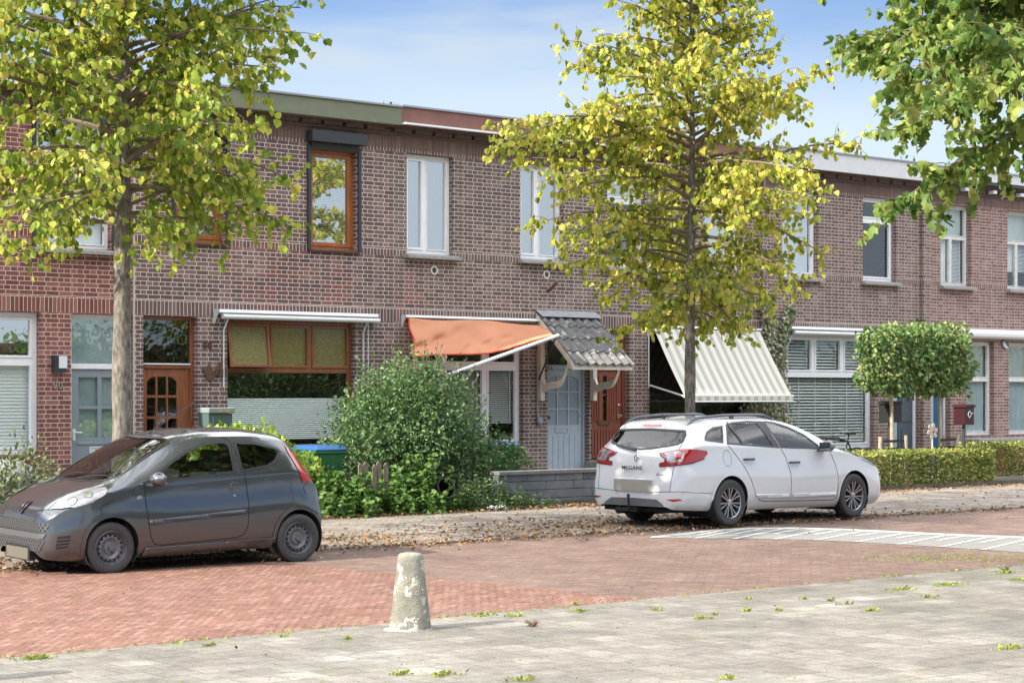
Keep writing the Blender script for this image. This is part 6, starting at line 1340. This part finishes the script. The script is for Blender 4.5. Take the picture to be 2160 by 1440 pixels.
c1.patch('badge_emblem', [(0,a*1.15-.04,b_-.02) for a, b_ in ((-.03,.78),(-.01,.80),(.015,.795),(.02,.775),(.035,.765),(.02,.75),(.025,.72),(.01,.69),(-.0,.72),(-.02,.69),(-.03,.70),(-.012,.73),(-.015,.75),(-.035,.74),(-.02,.765))], (-1,0,.25), M_['chrome'], off=.02, grid=.01)
q = MB(); q.box(-.012, -.004, -.265, .265, .15, .27); q.obj('number_plate', m_plate, r1, bevel=.003)
q = MB(); q.box(-.006, .06, -.3, .3, .14, .30); q.obj('plate_mount', m_trim, r1)
c1.strip('bonnet_gap', [(.74,.69,.98),(.664,.70,.93),(.496,.59,.92),(.302,.525,.85),(.191,.55,.785),(.085,.56,.69),(.03,.3,.66),(.02,0,.655),(.03,-.3,.66),(.085,-.56,.69),(.191,-.55,.785),(.302,-.525,.85),(.496,-.59,.92),(.664,-.70,.93),(.74,-.69,.98)], (-.6,0,1), m_seam, w=.007)
for y0 in (.5, -.05):
    q = MB(); d_, u_, v_ = c1.basis((-.5,0,1)); pp = []
    for t in range(9): a = Vector((.68+.10*t/8+.02*math.sin(t/8*3), y0-.5*t/8+.02, 1)); h, n = c1.cast(*c1.flat([(a.x, a.y, pchip(c1.xs, c1.cols[9], a.x))], d_, u_, v_)[0], d_, u_, v_); pp.append(h+n*.015)
    q.tube(pp, .007, 5); q.obj('wiper', m_trim, r1)
h, n = c1.cast(*c1.flat([(1.55, 0, 1.4)], *c1.basis((0,0,1)))[0], *c1.basis((0,0,1))) if 0 else (Vector((1.55,0,pchip(c1.xs, c1.cols[9], 1.55))), None)
q = MB(); q.tube([h, h+Vector((.03,0,.03))], .012, 8); q.tube([h+Vector((.02,0,.02)), h+Vector((.6,0,.36))], .006, 5); q.obj('antenna', m_trim, r1)
for hx in (.70, 3.04): c1.arch(hx, .30, .325)
c1.body()
for hx in (.70, 3.04):
    for y in (.715, -.715): make_wheel(r1, hx, y, .278, .155, 'steel')
q = MB(); q.box(.15, 3.3, -.6, .6, .2, .24); q.box(.3, .95, -.42, .42, .24, .8); q.box(.55, .85, -.7, .7, .26, .3); q.tube([(3.04,-.6,.27),(3.04,.6,.27)], .04, 8); q.tube([(2.6,.2,.2),(3.3,.35,.2)], .05, 8); q.obj('underside', m_under, r1)
q = MB(); q.prism([(.9,.3),(.95,.93),(1.15,.95),(1.35,.88),(1.38,.72),(1.25,.3)], -.68, .68, lambda a, b_, t: (a, t, b_)); q.obj('dashboard', m_int, r1, bevel=.03)
q = MB(); q.lathe([(.165,-.012),(.19,-.012),(.19,.012),(.165,.012)], 24, Matrix.Translation((1.42,.33,.86)) @ Matrix.Rotation(R(68), 4, 'Y'), close=True); q.tube([(1.42,.33,.86),(1.3,.33,.8)], .04, 8); q.obj('steering_wheel', m_trim, r1)
for x, y in ((1.72,.35),(1.72,-.35),(2.45,.34),(2.45,-.34)): seat(r1, x, y, m_int, w=.22)
q = MB(); q.tube([(2.16,.60,1.3),(1.98,.62,.95),(1.9,.62,.7)], .02, 5); q.obj('seat_belt', mat('pale_belt', (.35,.36,.33), .8), r1)
# ---- white estate, front to the right
rows2 = [
(0,.26,.45,.56,.42,.53,.52,.46,.585,.61),(.02,.22,.54,.64,.42,.62,.56,.52,.63,.655),(.06,.19,.61,.71,.42,.68,.60,.56,.675,.70),(.15,.17,.69,.79,.44,.76,.66,.60,.735,.765),(.35,.17,.76,.855,.50,.83,.74,.65,.83,.865),
(.6,.17,.79,.89,.55,.855,.83,.69,.90,.935),(.9,.17,.80,.90,.58,.86,.90,.72,.965,1.0),(1.15,.17,.81,.90,.6,.86,.95,.74,1.015,1.055),(1.35,.175,.81,.90,.6,.855,.975,.745,1.085,1.13),(1.7,.18,.81,.90,.6,.85,.99,.70,1.23,1.275),
(2.0,.185,.81,.90,.6,.845,1.005,.665,1.33,1.38),(2.3,.19,.81,.90,.6,.84,1.015,.64,1.395,1.445),(2.7,.195,.81,.90,.62,.84,1.03,.625,1.43,1.48),(3.3,.2,.81,.90,.64,.84,1.055,.61,1.43,1.48),(3.8,.21,.80,.895,.66,.835,1.08,.60,1.405,1.455),(4.05,.22,.79,.885,.66,.83,1.09,.595,1.385,1.43),
(4.16,.225,.78,.88,.66,.825,1.09,.60,1.345,1.39),(4.24,.23,.77,.87,.66,.82,1.07,.61,1.25,1.29),(4.33,.235,.76,.86,.64,.81,1.04,.64,1.13,1.165),(4.42,.24,.75,.84,.62,.79,.97,.66,1.03,1.06),(4.48,.245,.73,.815,.58,.77,.88,.66,.95,.975),(4.525,.25,.70,.78,.54,.74,.74,.64,.82,.85),(4.55,.26,.66,.74,.5,.70,.60,.62,.66,.69),(4.565,.28,.62,.70,.46,.66,.52,.58,.56,.58)]
A_ = Vector((22.63, 19.25)); ya = R(3.0); dvx = Vector((math.cos(ya), math.sin(ya))); nvx = Vector((-dvx.y, dvx.x)); S2 = 1.02
org = A_+dvx*.90*S2+nvx*.80*S2
r2 = thing('parked_car', 'white estate car with roof rails and tow hook parked on the pavement edge', 'car', (org.x, org.y, .03), local=True, group='cars parked half on the pavement')
r2.rotation_euler = (0, 0, ya+math.pi); r2.scale = (S2,)*3
c2 = Car(rows2, r2, m_whpaint, nst=190)
Wf = [(1.60,.995),(1.64,1.065),(1.85,1.21),(2.15,1.325),(2.4,1.385),(2.60,1.405),(2.66,1.395),(2.56,1.2),(2.49,1.03)]
Wm = [(2.60,1.035),(2.68,1.2),(2.78,1.40),(2.95,1.41),(3.3,1.395),(3.44,1.365),(3.61,1.10)]
Wr = [(3.67,1.115),(3.515,1.35),(3.73,1.33),(3.89,1.275),(3.99,1.20),(4.02,1.155)]
for w_ in (Wf, Wm, Wr): glassset(c2, w_, (0,1,0), m_trim, m_tint if w_ is not Wf else m_carglass)
for sg in (1, -1):
    c2.patch('window_pillar', xz([(3.24,1.08),(3.28,1.08),(3.42,1.38),(3.38,1.40)], sg*.7), (0,sg,0), m_trim, off=.005)
    c2.patch('window_pillar', xz([(2.50,1.03),(2.61,1.035),(2.79,1.405),(2.66,1.40)], sg*.7), (0,sg,0), m_trim, off=.0025)
ws = [(1.22,0),(1.25,.35),(1.34,.6),(1.42,.68),(1.5,.68),(1.8,.63),(2.1,.59),(2.16,.5),(2.13,.25),(2.12,0)]; full = ws+[(a, -b_) for a, b_ in ws[1:-1]][::-1]
glassset(c2, full, (-.5,0,1), m_trim, m_carglass, lip=.03, mir=False, to3=lambda l: [(a, b_, pchip(c2.xs, c2.cols[9], a)) for a, b_ in l], name='windscreen')
rw = [(-.61,1.31),(0,1.33),(.61,1.31),(.655,1.24),(.665,1.13),(.61,1.09),(.48,1.06),(.2,1.015),(0,1.0),(-.2,1.015),(-.48,1.06),(-.61,1.09),(-.665,1.13),(-.655,1.24)]
glassset(c2, rw, (1,0,.15), m_trim, m_tint, lip=.03, mir=False, to3=lambda l: [(4.3,a,b_) for a, b_ in l], name='rear_window')
back = (1,0,.05)
for sg in (1, -1):
    d = (0, sg, 0)
    c2.strip('door_gap', xz([(3.60,1.09),(3.45,.95),(3.33,.82),(3.2,.62),(3.1,.42),(3.0,.335),(2.9,.31),(2.34,.295),(1.36,.275),(1.3,.31),(1.285,.6),(1.33,.8),(1.42,.97)], sg*.8), d, m_seam, w=.009)
    c2.strip('door_gap', xz([(2.34,.295),(2.34,.7),(2.40,.9),(2.5,1.03)], sg*.8), d, m_seam, w=.009)
    c2.patch('side_moulding', xz([(2.39,.40),(2.39,.345),(3.05,.36),(3.12,.42)], sg*.8), d, m_whpaint, off=.004, th=.012)
    c2.patch('side_moulding', xz([(1.33,.385),(1.33,.335),(2.30,.345),(2.30,.40)], sg*.8), d, m_whpaint, off=.004, th=.012)
    for hx, hz in ((3.20,.893),(2.23,.83)):
        h, n = c2.cast(*c2.flat([(hx, sg*.8, hz)], *c2.basis(d))[0], *c2.basis(d)); q = MB(); q.tube([h+Vector((-.11,-.0,0)), h+Vector((-.08,sg*.035,.0)), h+Vector((.08,sg*.035,.0)), h+Vector((.11,0,0))], [.012,.015,.015,.012], 8); q.obj('door_handle', M_['dark'], r2, smooth=True)
    if sg > 0: c2.strip('fuel_flap', xz([(3.64+.085*math.cos(t/16*6.283), .915+.11*math.sin(t/16*6.283)) for t in range(16)], .8), d, m_seam, w=.005, closed=True)
    fd = (.75, sg*.66, .05)
    # tail light: red shell with a clear centre field
    tl = c2.patch('tail_light', [(4.467,sg*.398,.991),(4.391,sg*.704,1.046),(4.2,sg*.80,1.043),(4.049,sg*.836,1.022),(4.023,sg*.839,.992),(4.103,sg*.844,.924),(4.323,sg*.828,.869),(4.515,sg*.684,.836),(4.53,sg*.442,.818),(4.519,sg*.433,.85),(4.514,sg*.523,.876),(4.501,sg*.524,.915),(4.488,sg*.431,.952)], fd, m_red, off=.008, grid=.03)
    c2.patch('clear_lens', [(4.455,sg*.47,.99),(4.411,sg*.69,1.02),(4.40,sg*.775,.985),(4.46,sg*.775,.885),(4.518,sg*.60,.86),(4.515,sg*.56,.89),(4.50,sg*.56,.935)], fd, m_clearl, off=.012, grid=.03, parent=tl)
    c2.patch('inner_lamp', [(4.43,sg*.66,.98),(4.41,sg*.74,.975),(4.44,sg*.755,.92),(4.48,sg*.69,.905)], fd, m_red, off=.016, grid=.03, parent=tl)
    c2.strip('lamp_rim', [(4.467,sg*.395,.995),(4.488,sg*.431,.952),(4.501,sg*.52,.92),(4.514,sg*.52,.872),(4.519,sg*.435,.855),(4.53,sg*.44,.813),(4.515,sg*.69,.831),(4.323,sg*.832,.864),(4.103,sg*.849,.919)], fd, m_trim, w=.012, off=.01, parent=tl)
    c2.strip('tailgate_gap', [(4.34,sg*.665,1.12),(4.5,sg*.69,.82),(4.54,sg*.67,.66),(4.56,sg*.66,.49),(4.56,sg*.4,.475),(4.56,0,.472)], back, m_seam, w=.008)
    c2.strip('bumper_gap', [(4.56,sg*.64,.485),(4.5,sg*.75,.49),(4.3,sg*.86,.475),(4.05,sg*.88,.46),(3.95,sg*.88,.45)], fd, m_seam, w=.006)
    c2.patch('reflector', [(4.55,sg*.58,.385),(4.51,sg*.78,.395),(4.476,sg*.80,.375),(4.54,sg*.68,.355)], fd, m_red, off=.006, grid=.03)
    # roof rail
    q = MB(); pp = []
    for t in range(17):
        x = 2.32+1.82*t/16; z = pchip(c2.xs, c2.cols[9], x)-.05+.06*min(1, math.sin(math.pi*min(max(t/16,.0),1))*3.2); pp.append((x, sg*(.575-.0*t), z))
    q.tube(pp, [.014]+[.02]*15+[.014], 8); q.box(3.2, 3.26, sg*.575-.015, sg*.575+.015, 1.44, 1.5); q.obj('roof_rail', mat('rail_grey', (.14,.15,.165), .35, metal=.6), r2, smooth=True)
    bme = bmesh.new(); bmesh.ops.create_uvsphere(bme, u_segments=20, v_segments=12, radius=1)
    for v in bme.verts: v.co = Vector((1.66+v.co.x*(.10 if v.co.x < 0 else .06), sg*(1.0+v.co.y*.12), 1.045+v.co.z*.075))
    me = bpy.data.meshes.new('mirror'); bme.to_mesh(me); me.materials.append(mat('grey_cap', (.22,.22,.23), .3, metal=.4)); me.polygons.foreach_set('use_smooth', [True]*len(me.polygons)); o = bpy.data.objects.new('mirror', me); COL.objects.link(o); o.parent = r2
    q = MB(); q.box(1.715, 1.722, sg*1.0-.095, sg*1.0+.095, .99, 1.1); q.obj('mirror_glass', mat('mirror_face', (.3,.33,.35), .08, metal=1), o); q = MB(); q.prism([(1.55,.97),(1.72,.975),(1.68,1.01),(1.6,1.0)], sg*.82, sg*1.0, lambda a, b_, t: (a, t, b_)); q.obj('mirror_arm', m_trim, o)
    c2.patch('headlight', [(.22,sg*.60,.76),(.5,sg*.72,.85),(.85,sg*.82,.93),(.72,sg*.85,.84),(.4,sg*.80,.72),(.2,sg*.68,.69)], (-.7, sg*.75, .3), m_clearl, off=.006, grid=.04)
# rear bumper skirt, tow hook, plate, emblem, lettering
c2.patch('lower_bumper', [(4.5,y,z) for y, z in ((-.60,.262),(.60,.262),(.50,.33),(.42,.375),(0,.385),(-.42,.375),(-.50,.33))], back, mat('grey_plastic', (.11,.11,.115), .6), off=.006)
c2.strip('brake_lamp', [(4.19,-.17,1.35),(4.19,.17,1.35)], (1,0,.4), m_red, w=.04, off=.006)
q = MB(); q.box(4.585, 4.592, -.35, .35, .475, .635); q.obj('number_plate', mat('pale_blank_plate', (.3,.28,.235), .6), r2, bevel=.003); q = MB(); q.box(4.54, 4.5845, -.36, .36, .465, .645); q.obj('plate_mount', m_whpaint, r2, bevel=.01)
q = MB(); q.tube([(4.4,0,.25),(4.6,0,.235),(4.66,0,.27),(4.67,0,.40)], .018, 8); q.lathe([(.001,-.025),(.018,-.018),(.025,0),(.018,.018),(.001,.025)], 12, Matrix.Translation((4.67,0,.42))); q.box(4.35, 4.58, -.06, .06, .2, .26); q.box(4.5, 4.56, -.35, -.1, .2, .25); q.obj('tow_hook', m_trim, r2, smooth=True)
def on_back(y, z, off=.012): h, n = c2.cast(*c2.flat([(4.5, y, z)], *c2.basis(back))[0], *c2.basis(back)); return h+n*off
c2.patch('emblem', [(4.5,a,b_) for a, b_ in ((0,.985),(.045,.925),(0,.865),(-.045,.925))], back, M_['chrome'], off=.012, hole=[(4.5,a,b_) for a, b_ in ((.004,.955),(.014,.925),(.0,.893),(-.010,.925))], grid=.012, th=.004)
h = on_back(0, .765, .006)
lt = digits('MEGANE', 0, 0, 0, .072, m_trim, None, depth=.003, name='lettering', rot=(R(90),0,0)); lt.data.transform(Matrix.Diagonal((1.25, 1, 1, 1))); lt.data.transform(Matrix.Translation((h.x+.022, -.03, .765)) @ Matrix.Rotation(R(90), 4, 'Z')); lt.parent = r2
h = on_back(-.42*-1, .71, .006); lt = digits('GT Line', 0, 0, 0, .035, m_trim, None, depth=.002, name='lettering'); lt.data.transform(Matrix.Translation((h.x+.006, .47, .70)) @ Matrix.Rotation(R(90), 4, 'Z')); lt.parent = r2
q = MB(); q.tube([on_back(-.45, 1.06, .02)+Vector((0,0,0)), on_back(-.2, 1.02, .03), on_back(-.02, 1.0, .04)], [.006,.012,.018], 6); q.obj('wiper', m_trim, r2)
q = MB(); q.tube([(3.98,0,1.43),(3.96,0,1.47)], .02, 8); q.tube([(3.96,0,1.45),(4.14,0,1.72)], .0035, 5); q.obj('antenna', m_trim, r2)
for hx in (.90, 3.603): c2.arch(hx, .335, .365)
c2.body()
for hx in (.90, 3.603):
    for y in (.79, -.79): make_wheel(r2, hx, y, .318, .205, 'alloy')
q = MB(); q.box(.2, 4.45, -.66, .66, .2, .25); q.tube([(3.603,-.6,.3),(3.603,.6,.3)], .05, 8); q.tube([(4.0,-.4,.22),(4.45,-.4,.22)], .07, 10); q.obj('underside', m_under, r2)
q = MB(); q.prism([(1.2,.3),(1.3,.97),(1.5,1.0),(1.75,.93),(1.78,.75),(1.6,.3)], -.74, .74, lambda a, b_, t: (a, t, b_)); q.obj('dashboard', m_int, r2, bevel=.03)
q = MB(); q.lathe([(.165,-.012),(.19,-.012),(.19,.012),(.165,.012)], 24, Matrix.Translation((1.85,-.36,.92)) @ Matrix.Rotation(R(65), 4, 'Y'), close=True); q.obj('steering_wheel', m_trim, r2)
for x, y in ((2.15,.37),(2.15,-.37),(3.0,.37),(3.0,-.37),(3.0,0)): seat(r2, x, y, m_int, w=.24 if y else .12)
